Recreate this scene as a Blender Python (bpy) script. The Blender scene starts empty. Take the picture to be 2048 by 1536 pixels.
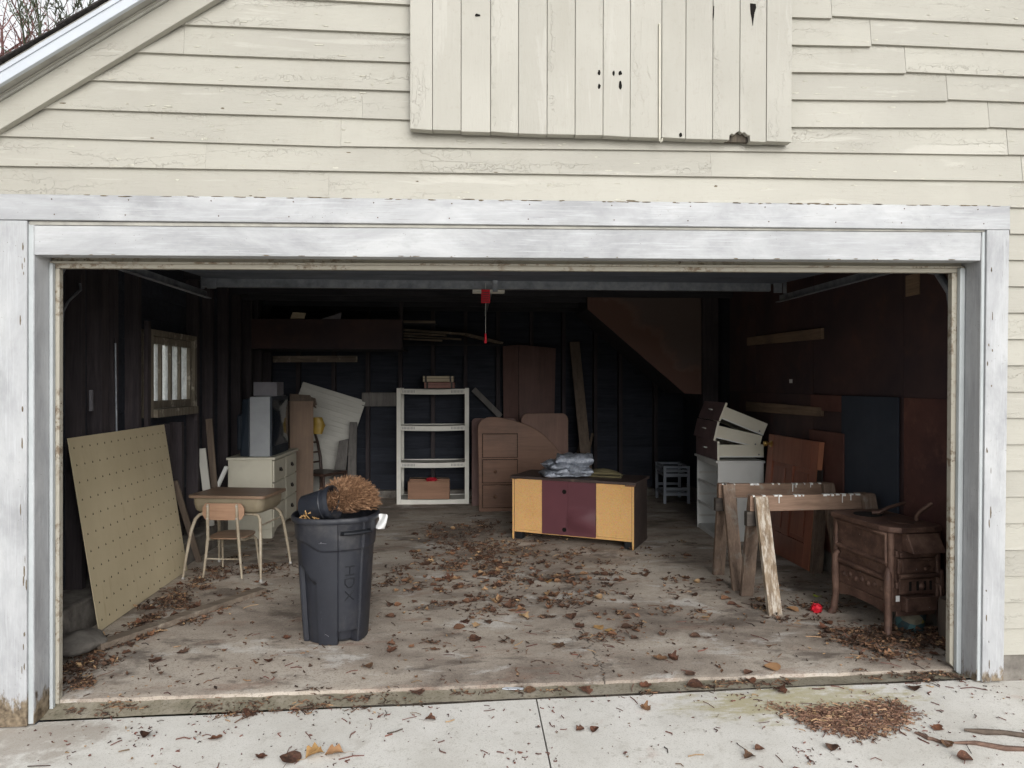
import bpy, bmesh, math, random
from mathutils import Vector, Matrix, noise
random.seed(11)
R = math.radians
sc = bpy.context.scene
COL = sc.collection

# ---------------------------------------------------------------- camera
cam = bpy.data.cameras.new('camera'); camo = bpy.data.objects.new('camera', cam); COL.objects.link(camo)
cam.sensor_width = 36.0; cam.lens = 24.96; cam.clip_start = 0.05; cam.clip_end = 2000
camo.location = (0, -3.63, 1.55)
camo.rotation_euler = (R(90 - 0.121), 0, R(-3.466))
sc.camera = camo

# ---------------------------------------------------------------- overcast winter sky, soft low sun behind the viewer
SUN_EL, SUN_AZ = 22.0, 168.0          # azimuth from +Y clockwise
w = bpy.data.worlds.new('World'); sc.world = w; w.use_nodes = True
nt = w.node_tree; nt.nodes.clear()
sky = nt.nodes.new('ShaderNodeTexSky'); sky.sky_type = 'NISHITA'; sky.sun_disc = False
sky.sun_elevation = R(SUN_EL); sky.sun_rotation = R(SUN_AZ); sky.air_density = 1.0; sky.dust_density = 4.0; sky.ozone_density = 1.0
hs = nt.nodes.new('ShaderNodeHueSaturation'); hs.inputs['Saturation'].default_value = 0.105
bg = nt.nodes.new('ShaderNodeBackground'); bg.inputs['Strength'].default_value = 0.105
wo = nt.nodes.new('ShaderNodeOutputWorld')
cl_ = nt.nodes.new('ShaderNodeMix'); cl_.data_type = 'RGBA'; cl_.inputs[0].default_value = 0.65; cl_.inputs[7].default_value = (6.6, 6.75, 6.95, 1)   # even cloud deck over the clear sky
nt.links.new(sky.outputs[0], hs.inputs['Color']); nt.links.new(hs.outputs[0], cl_.inputs[6]); nt.links.new(cl_.outputs[2], bg.inputs[0]); nt.links.new(bg.outputs[0], wo.inputs[0])
sl = bpy.data.lights.new('sun', 'SUN'); sl.energy = 1.5; sl.angle = R(45); sl.color = (1.0, 0.985, 0.96)
so = bpy.data.objects.new('sun', sl); COL.objects.link(so)
_d = Vector((math.sin(R(SUN_AZ)) * math.cos(R(SUN_EL)), math.cos(R(SUN_AZ)) * math.cos(R(SUN_EL)), math.sin(R(SUN_EL))))
so.rotation_euler = _d.to_track_quat('Z', 'Y').to_euler(); so.location = _d * 30
sc.view_settings.view_transform = 'Standard'; sc.view_settings.look = 'None'
sc.view_settings.gamma = 1.0; sc.view_settings.use_curve_mapping = False
sc.view_settings.exposure = 0.82
sc.cycles.use_adaptive_sampling = True; sc.cycles.adaptive_threshold = 0.035; sc.cycles.max_bounces = 5; sc.cycles.diffuse_bounces = 3; sc.cycles.glossy_bounces = 2; sc.cycles.caustics_reflective = False; sc.cycles.caustics_refractive = False

# ---------------------------------------------------------------- mesh helper
class MB:
    def __init__(s): s.v = []; s.f = []
    def add(s, vs, fs):
        b = len(s.v); s.v += [tuple(p) for p in vs]; s.f += [tuple(i + b for i in q) for q in fs]; return s
    HEX = [(0, 3, 2, 1), (4, 5, 6, 7), (0, 1, 5, 4), (1, 2, 6, 5), (2, 3, 7, 6), (3, 0, 4, 7)]
    def box(s, x0, x1, y0, y1, z0, z1):
        return s.add([(x0, y0, z0), (x1, y0, z0), (x1, y1, z0), (x0, y1, z0), (x0, y0, z1), (x1, y0, z1), (x1, y1, z1), (x0, y1, z1)], s.HEX)
    def hexa(s, pts): return s.add(pts, s.HEX)
    def beam(s, p, q, wd, ht, up=(0, 0, 1), n=1, jit=0.0):
        p = Vector(p); q = Vector(q); d = (q - p).normalized(); up = Vector(up)
        sd = d.cross(up)
        if sd.length < 1e-4: sd = d.cross(Vector((1, 0, 0)))
        sd.normalize(); u = sd.cross(d)
        vs = []; fs = []
        for i in range(n + 1):
            c = p.lerp(q, i / n)
            if jit: c = c + sd * random.uniform(-jit, jit) + u * random.uniform(-jit, jit)
            for a, b in ((-1, -1), (1, -1), (1, 1), (-1, 1)): vs.append(c + sd * a * wd / 2 + u * b * ht / 2)
        for i in range(n):
            for k in range(4): fs.append((i * 4 + k, i * 4 + (k + 1) % 4, i * 4 + 4 + (k + 1) % 4, i * 4 + 4 + k))
        fs += [(3, 2, 1, 0), tuple(n * 4 + k for k in range(4))]
        return s.add(vs, fs)
    def tube(s, pts, r, n=8, cap=True, closed=False):
        pts = [Vector(p) for p in pts]; m = len(pts); rs = r if isinstance(r, (list, tuple)) else [r] * m
        vs = []; fs = []; prev = None
        for i in range(m):
            a = pts[i - 1] if (i > 0 or closed) else pts[0]; b = pts[(i + 1) % m] if (i < m - 1 or closed) else pts[-1]
            d = (b - a).normalized()
            if prev is None:
                prev = d.cross(Vector((0, 0, 1)))
                if prev.length < .1: prev = d.cross(Vector((1, 0, 0)))
            sd = (prev - d * prev.dot(d)).normalized(); prev = sd; u = d.cross(sd)
            for k in range(n):
                t = 2 * math.pi * k / n; vs.append(pts[i] + (sd * math.cos(t) + u * math.sin(t)) * rs[i])
        for i in range(m if closed else m - 1):
            j = (i + 1) % m
            for k in range(n): fs.append((i * n + k, i * n + (k + 1) % n, j * n + (k + 1) % n, j * n + k))
        if cap and not closed: fs += [tuple(reversed(range(n))), tuple((m - 1) * n + k for k in range(n))]
        return s.add(vs, fs)
    def lathe(s, prof, n=24, c=(0, 0, 0), cap=True):
        vs = []; fs = []; m = len(prof)
        for r, z in prof:
            for k in range(n): t = 2 * math.pi * k / n; vs.append((c[0] + r * math.cos(t), c[1] + r * math.sin(t), c[2] + z))
        for i in range(m - 1):
            for k in range(n): fs.append((i * n + k, i * n + (k + 1) % n, (i + 1) * n + (k + 1) % n, (i + 1) * n + k))
        if cap: fs += [tuple(reversed(range(n))), tuple((m - 1) * n + k for k in range(n))]
        return s.add(vs, fs)
    def prism(s, poly, d0, d1, plane='xz'):
        n = len(poly); vs = []
        for d in (d0, d1):
            for a, b in poly: vs.append((a, d, b) if plane == 'xz' else (d, a, b) if plane == 'yz' else (a, b, d))
        fs = [tuple(range(n)), tuple(reversed(range(n, 2 * n)))]
        for k in range(n): fs.append((k, n + k, n + (k + 1) % n, (k + 1) % n))
        return s.add(vs, fs)
    def grid(s, fn, nu, nv, closed_u=False):
        vs = []; fs = []; cu = nu if closed_u else nu + 1
        for j in range(nv + 1):
            for i in range(cu): vs.append(fn(i / nu, j / nv))
        for j in range(nv):
            for i in range(nu): fs.append((j * cu + i, j * cu + (i + 1) % cu, (j + 1) * cu + (i + 1) % cu, (j + 1) * cu + i))
        return s.add(vs, fs)
    def xf(s, M): s.v = [tuple(M @ Vector(p)) for p in s.v]; return s
    def mesh(s, name, smooth=None):
        me = bpy.data.meshes.new(name); me.from_pydata(s.v, [], s.f); me.update()
        bm = bmesh.new(); bm.from_mesh(me); bmesh.ops.recalc_face_normals(bm, faces=bm.faces); bm.to_mesh(me); bm.free()
        if smooth is not None:
            me.polygons.foreach_set('use_smooth', [True] * len(me.polygons)); me.set_sharp_from_angle(angle=R(smooth))
        return me
    def build(s, name, mat, parent=None, world=False, bevel=0, smooth=None, label=None, kind=None):
        me = s.mesh(name, smooth); me.materials.append(mat)
        return link(name, me, parent, world, bevel, label, kind)

def link(name, me, parent=None, world=False, bevel=0, label=None, kind=None):
    o = bpy.data.objects.new(name, me); COL.objects.link(o)
    if parent is not None:
        o.parent = parent
        if world:
            M = parent.matrix_basis.copy(); q = parent.parent
            while q is not None: M = q.matrix_basis @ parent.matrix_parent_inverse @ M; parent = q; q = q.parent
            o.matrix_parent_inverse = M.inverted()
    if bevel:
        md = o.modifiers.new('bevel', 'BEVEL'); md.width = bevel; md.segments = 2; md.limit_method = 'ANGLE'; md.angle_limit = R(40)
    if label: o['label'] = label
    if kind: o['kind'] = kind
    return o

def tag(o, label, cat, group=None):
    o['label'] = label; o['category'] = cat
    if group: o['group'] = group
    return o
def thing(name, label, cat, loc=(0, 0, 0), rz=0, group=None, M=None):
    o = bpy.data.objects.new(name, None); COL.objects.link(o); o.empty_display_size = .1
    if M is not None: o.matrix_basis = M
    else: o.location = loc; o.rotation_euler = (0, 0, R(rz))
    return tag(o, label, cat, group)
def struct(o): o['kind'] = 'structure'; return o
def frame(orig, xd, zd):
    x = Vector(xd).normalized(); z = Vector(zd); z = (z - x * z.dot(x)).normalized(); y = z.cross(x)
    M = Matrix((x, y, z)).transposed().to_4x4(); M.translation = Vector(orig); return M
def copy_tree(o, parent=None):
    c = o.copy(); COL.objects.link(c)
    if parent is not None: c.parent = parent
    for ch in list(o.children): copy_tree(ch, c)
    return c

# ---------------------------------------------------------------- material helper
def S(r, g, b):
    f = lambda c: (c / 255 / 12.92) if c / 255 <= .04045 else ((c / 255 + .055) / 1.055) ** 2.4
    return (f(r), f(g), f(b), 1)
class NT:
    def __init__(s, name):
        m = bpy.data.materials.new(name); m.use_nodes = True; s.m = m; s.t = m.node_tree; s.t.nodes.clear()
        s.out = s.t.nodes.new('ShaderNodeOutputMaterial'); s.b = s.t.nodes.new('ShaderNodeBsdfPrincipled')
        s.t.links.new(s.b.outputs[0], s.out.inputs[0]); s.b.inputs['Roughness'].default_value = .8
        s.b.inputs['Specular IOR Level'].default_value = .3
    def set(s, sock, v):
        if isinstance(v, bpy.types.NodeSocket): s.t.links.new(v, sock)
        elif isinstance(v, (int, float)) and hasattr(sock, 'default_value') and sock.type in ('RGBA',): sock.default_value = (v, v, v, 1)
        elif isinstance(v, (int, float)) and sock.type == 'VECTOR': sock.default_value = (v, v, v)
        else: sock.default_value = v
    def n(s, typ, ins=None, **pr):
        nd = s.t.nodes.new(typ)
        for k, v in pr.items(): setattr(nd, k, v)
        for k, v in (ins or {}).items(): s.set(nd.inputs[k], v)
        return nd
    def rand(s): return s.n('ShaderNodeObjectInfo').outputs['Random']
    def pos(s): return s.n('ShaderNodeNewGeometry').outputs['Position']
    def co(s, scale=(1, 1, 1), rnd=True, kind='Object', rot=(0, 0, 0), loc=(0, 0, 0)):
        v = s.n('ShaderNodeTexCoord').outputs[kind]
        if rnd:
            k = s.n('ShaderNodeVectorMath', {0: v}, operation='ADD'); r = s.n('ShaderNodeVectorMath', {0: (13.7, 27.1, 41.9), 'Scale': s.rand()}, operation='SCALE')
            s.t.links.new(r.outputs[0], k.inputs[1]); v = k.outputs[0]
        return s.n('ShaderNodeMapping', {'Vector': v, 'Scale': scale, 'Rotation': rot, 'Location': loc}).outputs[0]
    def noise(s, v, scale=5, detail=5, rough=.55, dist=0): return s.n('ShaderNodeTexNoise', {'Vector': v, 'Scale': scale, 'Detail': detail, 'Roughness': rough, 'Distortion': dist}).outputs['Fac']
    def vor(s, v, scale=5, feature='F1', out='Distance', rnd=1): return s.n('ShaderNodeTexVoronoi', {'Vector': v, 'Scale': scale, 'Randomness': rnd}, feature=feature).outputs[out]
    def ramp(s, f, stops, interp='LINEAR'):
        nd = s.n('ShaderNodeValToRGB', {'Fac': f}); cr = nd.color_ramp; cr.interpolation = interp
        while len(cr.elements) < len(stops): cr.elements.new(.5)
        for e, (p, c) in zip(cr.elements, stops): e.position = p; e.color = c if isinstance(c, tuple) else (c, c, c, 1)
        return nd.outputs[0]
    def step(s, f, a, b): return s.n('ShaderNodeMapRange', {'Value': f, 'From Min': a, 'From Max': b}, interpolation_type='SMOOTHSTEP').outputs[0]
    def mix(s, f, a, b, blend='MIX'):
        nd = s.n('ShaderNodeMix', data_type='RGBA', blend_type=blend); s.set(nd.inputs[0], f); s.set(nd.inputs[6], a); s.set(nd.inputs[7], b); return nd.outputs[2]
    def m_(s, op, a, b=None, c=None):
        nd = s.n('ShaderNodeMath', {0: a}, operation=op)
        if b is not None: s.set(nd.inputs[1], b)
        if c is not None: s.set(nd.inputs[2], c)
        return nd.outputs[0]
    def hsv(s, col, val=1.0, sat=1.0, hue=.5): return s.n('ShaderNodeHueSaturation', {'Color': col, 'Value': val, 'Saturation': sat, 'Hue': hue}).outputs[0]
    def vary(s, col, a=.85, b=1.15):
        return s.hsv(col, s.n('ShaderNodeMapRange', {'Value': s.rand(), 'To Min': a, 'To Max': b}).outputs[0])
    def xyz(s, v): nd = s.n('ShaderNodeSeparateXYZ', {0: v}); return nd.outputs
    def bump(s, h, strength=.4, dist=.004): 
        nd = s.n('ShaderNodeBump', {'Height': h, 'Strength': strength, 'Distance': dist}); s.t.links.new(nd.outputs[0], s.b.inputs['Normal']); return nd.outputs[0]
    def fin(s, col, rough=.8, metal=0, spec=None):
        s.set(s.b.inputs['Base Color'], col); s.set(s.b.inputs['Roughness'], rough); s.set(s.b.inputs['Metallic'], metal)
        if spec is not None: s.set(s.b.inputs['Specular IOR Level'], spec)
        return s.m
AX = {'x': (1, 14, 14), 'y': (14, 1, 14), 'z': (14, 14, 1)}
def dsat(c, k=.72):
    g_ = .3 * c[0] + .55 * c[1] + .15 * c[2]; return tuple(g_ + (q - g_) * k for q in c[:3]) + (1,)
def wood(name, c1, c2, ax='x', sc_=1.0, rough=.75, bump=.3, worn=None, var=.12):
    c1, c2 = dsat(c1), dsat(c2)
    n = NT(name); v = n.co(AX[ax]); a = n.noise(v, 1.6 * sc_, 6, .62, .6)
    fine = n.noise(n.co(tuple(3.2 * q for q in AX[ax])), 3 * sc_, 3, .6)
    g = n.m_('ADD', n.m_('MULTIPLY', a, .7), n.m_('MULTIPLY', fine, .3))
    col = n.ramp(g, [(.32, c1), (.66, c2)])
    blot = n.noise(n.co((1, 1, 1)), 2.3, 4, .6)
    col = n.mix(n.step(blot, .35, .75), col, n.hsv(col, .72, .95))
    if worn is not None:
        k = n.step(n.noise(n.co((2, 2, 2)), 3.1, 6, .7), .55, .68); col = n.mix(n.m_('MULTIPLY', k, .8), col, worn)
    col = n.vary(col, 1 - var, 1 + var); n.bump(g, bump, .004); return n.fin(col, rough)
def paint(name, c, c2=None, rough=.5, bump=.15, scale=6, var=.05, dirt=0.0, dirtc=(.08, .07, .055, 1)):
    n = NT(name); c2 = c2 or tuple(q * .82 for q in c[:3]) + (1,)
    a = n.noise(n.co(), scale, 6, .6); col = n.ramp(a, [(.3, c2), (.65, c)])
    if dirt: col = n.mix(n.m_('MULTIPLY', n.step(n.noise(n.co(), scale * 2.3, 7, .7), .5, .75), dirt), col, dirtc)
    col = n.vary(col, 1 - var, 1 + var)
    n.bump(n.noise(n.co(), scale * 9, 4, .6), bump, .002); n.set(n.b.inputs['Roughness'], rough)
    rr = n.ramp(a, [(.3, min(1, rough + .12)), (.7, rough)]); return n.fin(col, rr)
# ================================================================= materials
M_ = {}
def _cream(name, cs, axis='x'):
    n = NT(name); st = (1, 1, 9) if axis == 'x' else (9, 9, 1)
    base, alt, pale = cs
    big = n.noise(n.co((.5, .5, .8)), 2.2, 4, .55); col = n.ramp(big, [(.32, alt), (.62, base)])
    pal = n.step(n.noise(n.co(tuple(q * .35 for q in st)), 3.0, 5, .65, .4), .58, .66); col = n.mix(n.m_('MULTIPLY', pal, .55), col, pale)
    # long paint cracks following the grain, only in worn stretches
    wob = n.noise(n.co((3, 3, 3)), 4, 3, .6)
    cv = n.n('ShaderNodeVectorMath', {0: n.co(st), 1: n.n('ShaderNodeCombineXYZ', {0: wob, 1: wob, 2: wob}).outputs[0]}, operation='ADD').outputs[0]
    crk = n.vor(cv, 2.6, 'DISTANCE_TO_EDGE'); msk = n.step(n.noise(n.co(tuple(q * .4 for q in st)), 2.1, 5, .6), .5, .66)
    line = n.m_('MULTIPLY', n.step(crk, .022, .004), msk)
    chip = n.m_('MULTIPLY', n.step(n.noise(n.co(tuple(q * .8 for q in st)), 16, 4, .7), .735, .755), msk)
    col = n.mix(n.m_('MULTIPLY', line, .32), col, S(112, 106, 92)); col = n.mix(n.m_('MULTIPLY', chip, .6), col, S(132, 124, 110))
    fine = n.noise(n.co((1, 1, 1)), 34, 5, .7); col = n.mix(n.m_('MULTIPLY', n.step(fine, .55, .72), .16), col, S(128, 123, 110))
    dots = n.m_('MULTIPLY', n.step(n.vor(n.co((1, 1, 1)), 7.0), .028, .016), n.step(n.noise(n.co(), 3, 2), .5, .58)); col = n.mix(n.m_('MULTIPLY', dots, .7), col, S(96, 78, 58))
    grime = n.step(n.noise(n.co((2.2, 2.2, .5)), 1.4, 6, .7), .5, .8); col = n.mix(n.m_('MULTIPLY', grime, .22), col, S(140, 136, 122))
    col = n.vary(col, .965, 1.03)
    h = n.m_('ADD', n.m_('MULTIPLY', n.noise(n.co(tuple(q * 1.2 for q in st)), 9, 6, .65), .5), n.m_('MULTIPLY', n.noise(n.co(), 60, 3, .6), .12))
    h = n.m_('SUBTRACT', h, n.m_('MULTIPLY', line, .5)); lump = n.step(crk, .0, .09); h = n.m_('ADD', h, n.m_('MULTIPLY', n.m_('MULTIPLY', lump, msk), .25))
    n.bump(h, .7, .005); return n.fin(col, n.ramp(big, [(.3, .62), (.7, .5)]), spec=.35)
M_['cream'] = _cream('cream_siding_paint', (S(164, 161, 151), S(155, 152, 143), S(177, 174, 165)))
M_['cream_v'] = _cream('cream_plank_paint', (S(164, 161, 152), S(158, 155, 146), S(173, 170, 162)), 'z')
def _trim(name, ax='x', peel=1.0):
    n = NT(name); st = (1.0, 2.4, 2.4) if ax == 'x' else (2.4, 2.4, 1.0)
    a = n.noise(n.co(tuple(q * .8 for q in st)), 2.0, 6, .66, .5); col = n.ramp(a, [(.34, S(144, 145, 147)), (.5, S(163, 164, 166)), (.66, S(179, 180, 181))])
    br = n.noise(n.co(tuple(q ** 3.6 for q in st)), 5, 4, .65); col = n.mix(n.m_('MULTIPLY', n.step(br, .5, .72), .5), col, S(186, 188, 191)); sm2 = n.step(n.noise(n.co(tuple(q ** 1.3 for q in st)), 3.4, 6, .7), .52, .7); col = n.mix(n.m_('MULTIPLY', sm2, .42), col, S(140, 141, 144))
    gr = n.m_('MULTIPLY', n.step(n.noise(n.co(tuple(q ** 4.2 for q in st)), 7, 5, .75), .58, .68), n.step(n.noise(n.co(), 4, 4), .42, .58)); col = n.mix(n.m_('MULTIPLY', gr, .6), col, S(124, 120, 112))
    sp = n.step(n.vor(n.co((1, 1, 1)), 55), .16, .10); sm = n.step(n.noise(n.co(), 7, 4, .7), .53, .62)
    col = n.mix(n.m_('MULTIPLY', n.m_('MULTIPLY', sp, sm), .7), col, S(120, 116, 108))
    z = n.xyz(n.pos())[2]
    rag = n.m_('ADD', z, n.m_('MULTIPLY', n.noise(n.co((14, 14, 5)), 2.2, 5, .7), -.42))
    low = n.m_('MULTIPLY', n.step(rag, -.13, -.2), peel); col = n.mix(low, col, n.ramp(n.noise(n.co(), 30, 4), [(.35, S(70, 58, 46)), (.65, S(136, 122, 102))]))
    n.bump(n.m_('SUBTRACT', n.m_('ADD', n.m_('MULTIPLY', br, .5), n.m_('MULTIPLY', n.noise(n.co(), 40, 4, .65), .4)), n.m_('MULTIPLY', low, .5)), .5, .003); return n.fin(n.vary(col, .97, 1.03), .55)
M_['trim'] = _trim('white_trim_brushed'); M_['trim_v'] = _trim('white_trim_brushed_upright', 'z')
def _stop(name):
    n = NT(name); a = n.noise(n.co((1, 1, 1)), 26, 6, .7); msk = n.step(n.noise(n.co(), 3.1, 4, .6), .42, .6)
    col = n.mix(n.m_('MULTIPLY', n.step(a, .48, .6), msk), S(158, 153, 141), S(116, 102, 86)); col = n.mix(n.m_('MULTIPLY', n.step(n.noise(n.co(), 48, 5, .7), .6, .66), msk), col, S(82, 68, 56))  # base tone darkened to carry the shade below the header
    n.bump(a, .5, .003); return n.fin(col, .7)
M_['stop'] = _stop('peeling_stop_paint')
M_['bead'] = paint('jamb_bead_paint', S(176, 180, 181), S(160, 165, 166), .5, .1, 4)
M_['fascia'] = paint('white_fascia_metal', S(186, 191, 198), S(176, 181, 188), .35, .04, 2)
M_['shingle'] = paint('roof_shingle', S(62, 58, 56), S(38, 36, 36), .95, .8, 60, .15)
M_['soffit'] = paint('grey_soffit_board', S(168, 166, 158), S(140, 138, 132), .7, .3, 9)
M_['hookmetal'] = paint('painted_hook', S(205, 201, 186), None, .5)
M_['blackhole'] = paint('dark_hole', S(20, 17, 14), None, 1, 0)
M_['rotwood'] = wood('rotted_wood', S(36, 30, 24), S(92, 80, 62), 'z', 2)

def _driveway():
    n = NT('driveway_concrete'); p = n.pos(); v = n.n('ShaderNodeMapping', {'Vector': p, 'Scale': (1, 1, 1)}).outputs[0]
    a = n.noise(v, 1.7, 7, .62); b = n.noise(v, 22, 6, .7); c = n.noise(v, 150, 3, .6)
    col = n.ramp(a, [(.3, S(194, 190, 182)), (.5, S(209, 206, 199)), (.68, S(220, 217, 211))])
    col = n.mix(n.m_('MULTIPLY', n.step(b, .55, .72), .45), col, S(148, 141, 128)); col = n.mix(n.m_('MULTIPLY', n.step(b, .42, .28), .4), col, S(208, 205, 197))
    col = n.mix(n.m_('MULTIPLY', n.step(c, .54, .66), .34), col, S(140, 132, 120)); g2 = n.noise(v, 320, 2, .6); col = n.mix(n.m_('MULTIPLY', n.step(g2, .58, .7), .36), col, S(126, 119, 108)); d_ = n.noise(v, 5.5, 8, .74, .3); col = n.mix(n.m_('MULTIPLY', n.step(d_, .55, .7), .35), col, S(160, 152, 140)); col = n.mix(n.m_('MULTIPLY', n.step(n.vor(v, 26), .13, .06), n.m_('MULTIPLY', n.step(b, .45, .6), .6)), col, S(104, 94, 84))
    pk = n.step(n.noise(v, 3.3, 5, .7, .8), .6, .72); col = n.mix(n.m_('MULTIPLY', pk, .3), col, S(176, 148, 134))
    # yellow-green algae where rain drips in front of the door, around x 1.2..2.4
    x, y, z = n.xyz(p)
    dx = n.m_('DIVIDE', n.m_('SUBTRACT', x, 1.62), .62); dy = n.m_('DIVIDE', n.m_('SUBTRACT', y, -.26), .2)
    rr = n.m_('ADD', n.m_('MULTIPLY', dx, dx), n.m_('MULTIPLY', dy, dy)); rr = n.m_('ADD', rr, n.m_('MULTIPLY', n.m_('SUBTRACT', n.noise(n.n('ShaderNodeMapping', {'Vector': p, 'Scale': (1, 2.5, 1)}).outputs[0], 8, 6, .72), .5), 5.0))
    col = n.mix(n.m_('MULTIPLY', n.step(rr, 1.25, .0), .62), col, S(158, 146, 92))
    dx = n.m_('DIVIDE', n.m_('SUBTRACT', x, -2.0), .42); dy = n.m_('DIVIDE', n.m_('SUBTRACT', y, -.3), .24)
    rr = n.m_('ADD', n.m_('ADD', n.m_('MULTIPLY', dx, dx), n.m_('MULTIPLY', dy, dy)), n.m_('MULTIPLY', n.m_('SUBTRACT', n.noise(v, 7, 6, .72), .5), 5.0))
    col = n.mix(n.m_('MULTIPLY', n.step(rr, 1.2, .1), .5), col, S(128, 112, 96))
    n.bump(n.m_('ADD', n.m_('MULTIPLY', b, .6), n.m_('MULTIPLY', c, .4)), .45, .004); return n.fin(col, .9, spec=.2)
M_['driveway'] = _driveway()
def _slab():
    n = NT('garage_slab_concrete'); p = n.pos()
    v = n.n('ShaderNodeMapping', {'Vector': p, 'Scale': (.62, 1, 1)}).outputs[0]
    a = n.noise(v, 1.5, 7, .64, .5); b = n.noise(v, 9, 7, .7); c = n.noise(p, 90, 4, .65)
    col = n.ramp(a, [(.26, S(94, 84, 77)), (.42, S(144, 133, 122)), (.56, S(176, 165, 152)), (.72, S(196, 188, 177))])
    col = n.mix(n.m_('MULTIPLY', n.step(b, .52, .7), .55), col, S(90, 80, 72)); col = n.mix(n.m_('MULTIPLY', n.step(b, .44, .3), .35), col, S(178, 172, 164))
    wh = n.step(n.noise(n.n('ShaderNodeMapping', {'Vector': p, 'Scale': (.8, 1.3, 1), 'Location': (3.3, 1.9, 0)}).outputs[0], 2.1, 8, .7, .4), .54, .65); col = n.mix(n.m_('MULTIPLY', wh, .7), col, S(206, 202, 196))
    dk = n.step(n.noise(n.n('ShaderNodeMapping', {'Vector': p, 'Scale': (.7, 1.2, 1), 'Location': (7.3, 4.9, 0)}).outputs[0], 2.4, 7, .68, .3), .53, .66); col = n.mix(n.m_('MULTIPLY', dk, .7), col, S(74, 64, 58))
    rd = n.step(n.noise(n.n('ShaderNodeMapping', {'Vector': p, 'Scale': (.7, 1.6, 1), 'Location': (1.3, 8.9, 0)}).outputs[0], 3.1, 7, .7, .4), .54, .66); col = n.mix(n.m_('MULTIPLY', rd, .45), col, S(134, 104, 88))
    gr_ = n.noise(p, 210, 3, .7); col = n.mix(n.m_('MULTIPLY', n.step(c, .52, .66), .5), col, S(86, 76, 68)); col = n.mix(n.m_('MULTIPLY', n.step(gr_, .56, .7), .45), col, S(74, 66, 58)); col = n.mix(n.m_('MULTIPLY', n.step(gr_, .42, .3), .35), col, S(206, 201, 194))
    # hairline crack running in from the door sill
    x, y, z = n.xyz(p); wob = n.noise(n.n('ShaderNodeMapping', {'Vector': p, 'Scale': (0, 1, 0)}).outputs[0], 9, 5, .75)
    d = n.m_('ABSOLUTE', n.m_('SUBTRACT', n.m_('SUBTRACT', x, .71), n.m_('MULTIPLY', n.m_('SUBTRACT', wob, .5), .22)))
    ck = n.m_('MULTIPLY', n.step(d, .006, .002), n.step(y, .95, .8)); col = n.mix(n.m_('MULTIPLY', ck, .8), col, S(52, 46, 42))
    n.bump(n.m_('SUBTRACT', n.m_('ADD', n.m_('MULTIPLY', b, .6), n.m_('MULTIPLY', c, .3)), ck), .5, .005); return n.fin(col, n.ramp(a, [(.3, .72), (.7, .9)]), spec=.25)
M_['slab'] = _slab()
def _sill():
    n = NT('mossy_sill_concrete'); p = n.pos(); a = n.noise(p, 5, 7, .68); b = n.noise(p, 60, 5, .7)
    col = n.ramp(a, [(.3, S(96, 92, 76)), (.5, S(128, 121, 106)), (.7, S(146, 140, 128))]); col = n.mix(n.m_('MULTIPLY', n.step(b, .5, .66), .6), col, S(70, 64, 50))
    n.bump(n.m_('ADD', a, b), .6, .005); return n.fin(col, .95)
M_['sill'] = _sill()
M_['footing'] = paint('rough_footing_concrete', S(128, 123, 116), S(84, 79, 74), .95, .9, 9, .05, .5)
M_['ground'] = paint('winter_ground', S(112, 108, 84), S(84, 78, 58), .95, .8, 3, 0, .3)
# interior timber: old, nearly black-brown
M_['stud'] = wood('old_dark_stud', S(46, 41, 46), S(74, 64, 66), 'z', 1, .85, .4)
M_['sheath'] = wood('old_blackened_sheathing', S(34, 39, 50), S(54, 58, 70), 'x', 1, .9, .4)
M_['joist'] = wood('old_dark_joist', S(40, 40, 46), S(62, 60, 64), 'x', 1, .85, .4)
M_['hardboard'] = paint('maroon_brown_hardboard', S(74, 56, 54), S(54, 46, 50), .6, .2, 1.6, .1, .35, S(100, 70, 56))
M_['redboard'] = paint('rust_red_hardboard', S(104, 70, 62), S(84, 56, 52), .55, .2, 3, .06, .3)
M_['bluepanel'] = paint('slate_blue_panel', S(54, 60, 70), S(46, 52, 62), .6, .1, 2, 0, .15)
def _stairpanel():
    n = NT('stained_stair_panel'); v = n.co((1, 1, 1), rnd=False); a = n.noise(v, 2.2, 7, .7, .6)
    x, y, z = n.xyz(v); d = n.m_('SUBTRACT', n.m_('ADD', z, n.m_('MULTIPLY', x, .86)), 3.62)      # distance above the sloped lower edge
    band = n.step(n.m_('ADD', d, n.m_('MULTIPLY', n.m_('SUBTRACT', a, .5), 1.1)), .5, .3)
    col = n.mix(band, S(98, 84, 78), S(106, 78, 68)); ed = n.m_('MULTIPLY', band, n.step(n.m_('ABSOLUTE', n.m_('SUBTRACT', n.m_('ADD', d, n.m_('MULTIPLY', n.m_('SUBTRACT', a, .5), 1.1)), .36)), .12, .0))
    col = n.mix(n.m_('MULTIPLY', ed, .16), col, S(150, 134, 120)); n.bump(a, .2, .004); return n.fin(col, .6)
M_['stairpanel'] = _stairpanel()
M_['batten'] = wood('raw_batten', S(112, 86, 62), S(150, 120, 90), 'y')
M_['lumber'] = wood('old_lumber', S(104, 88, 72), S(150, 130, 108), 'x', 1, .8, .4, S(170, 160, 145))
M_['lumber_z'] = wood('upright_lumber', S(88, 72, 58), S(122, 102, 82), 'z')
M_['lumber_grey'] = wood('grey_weathered_plank', S(86, 82, 80), S(130, 124, 118), 'z')
M_['doorsteel'] = paint('grey_door_steel', S(96, 103, 114), S(80, 87, 98), .45, .05, 3, 0, .3)
M_['galv'] = paint('galvanised_steel', S(150, 154, 160), S(112, 116, 124), .38, .1, 12, 0, .3); M_['galv'].node_tree.nodes['Principled BSDF'].inputs['Metallic'].default_value = .4
M_['redplastic'] = paint('red_plastic', S(206, 36, 52), S(186, 30, 46), .4, .02)
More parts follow.
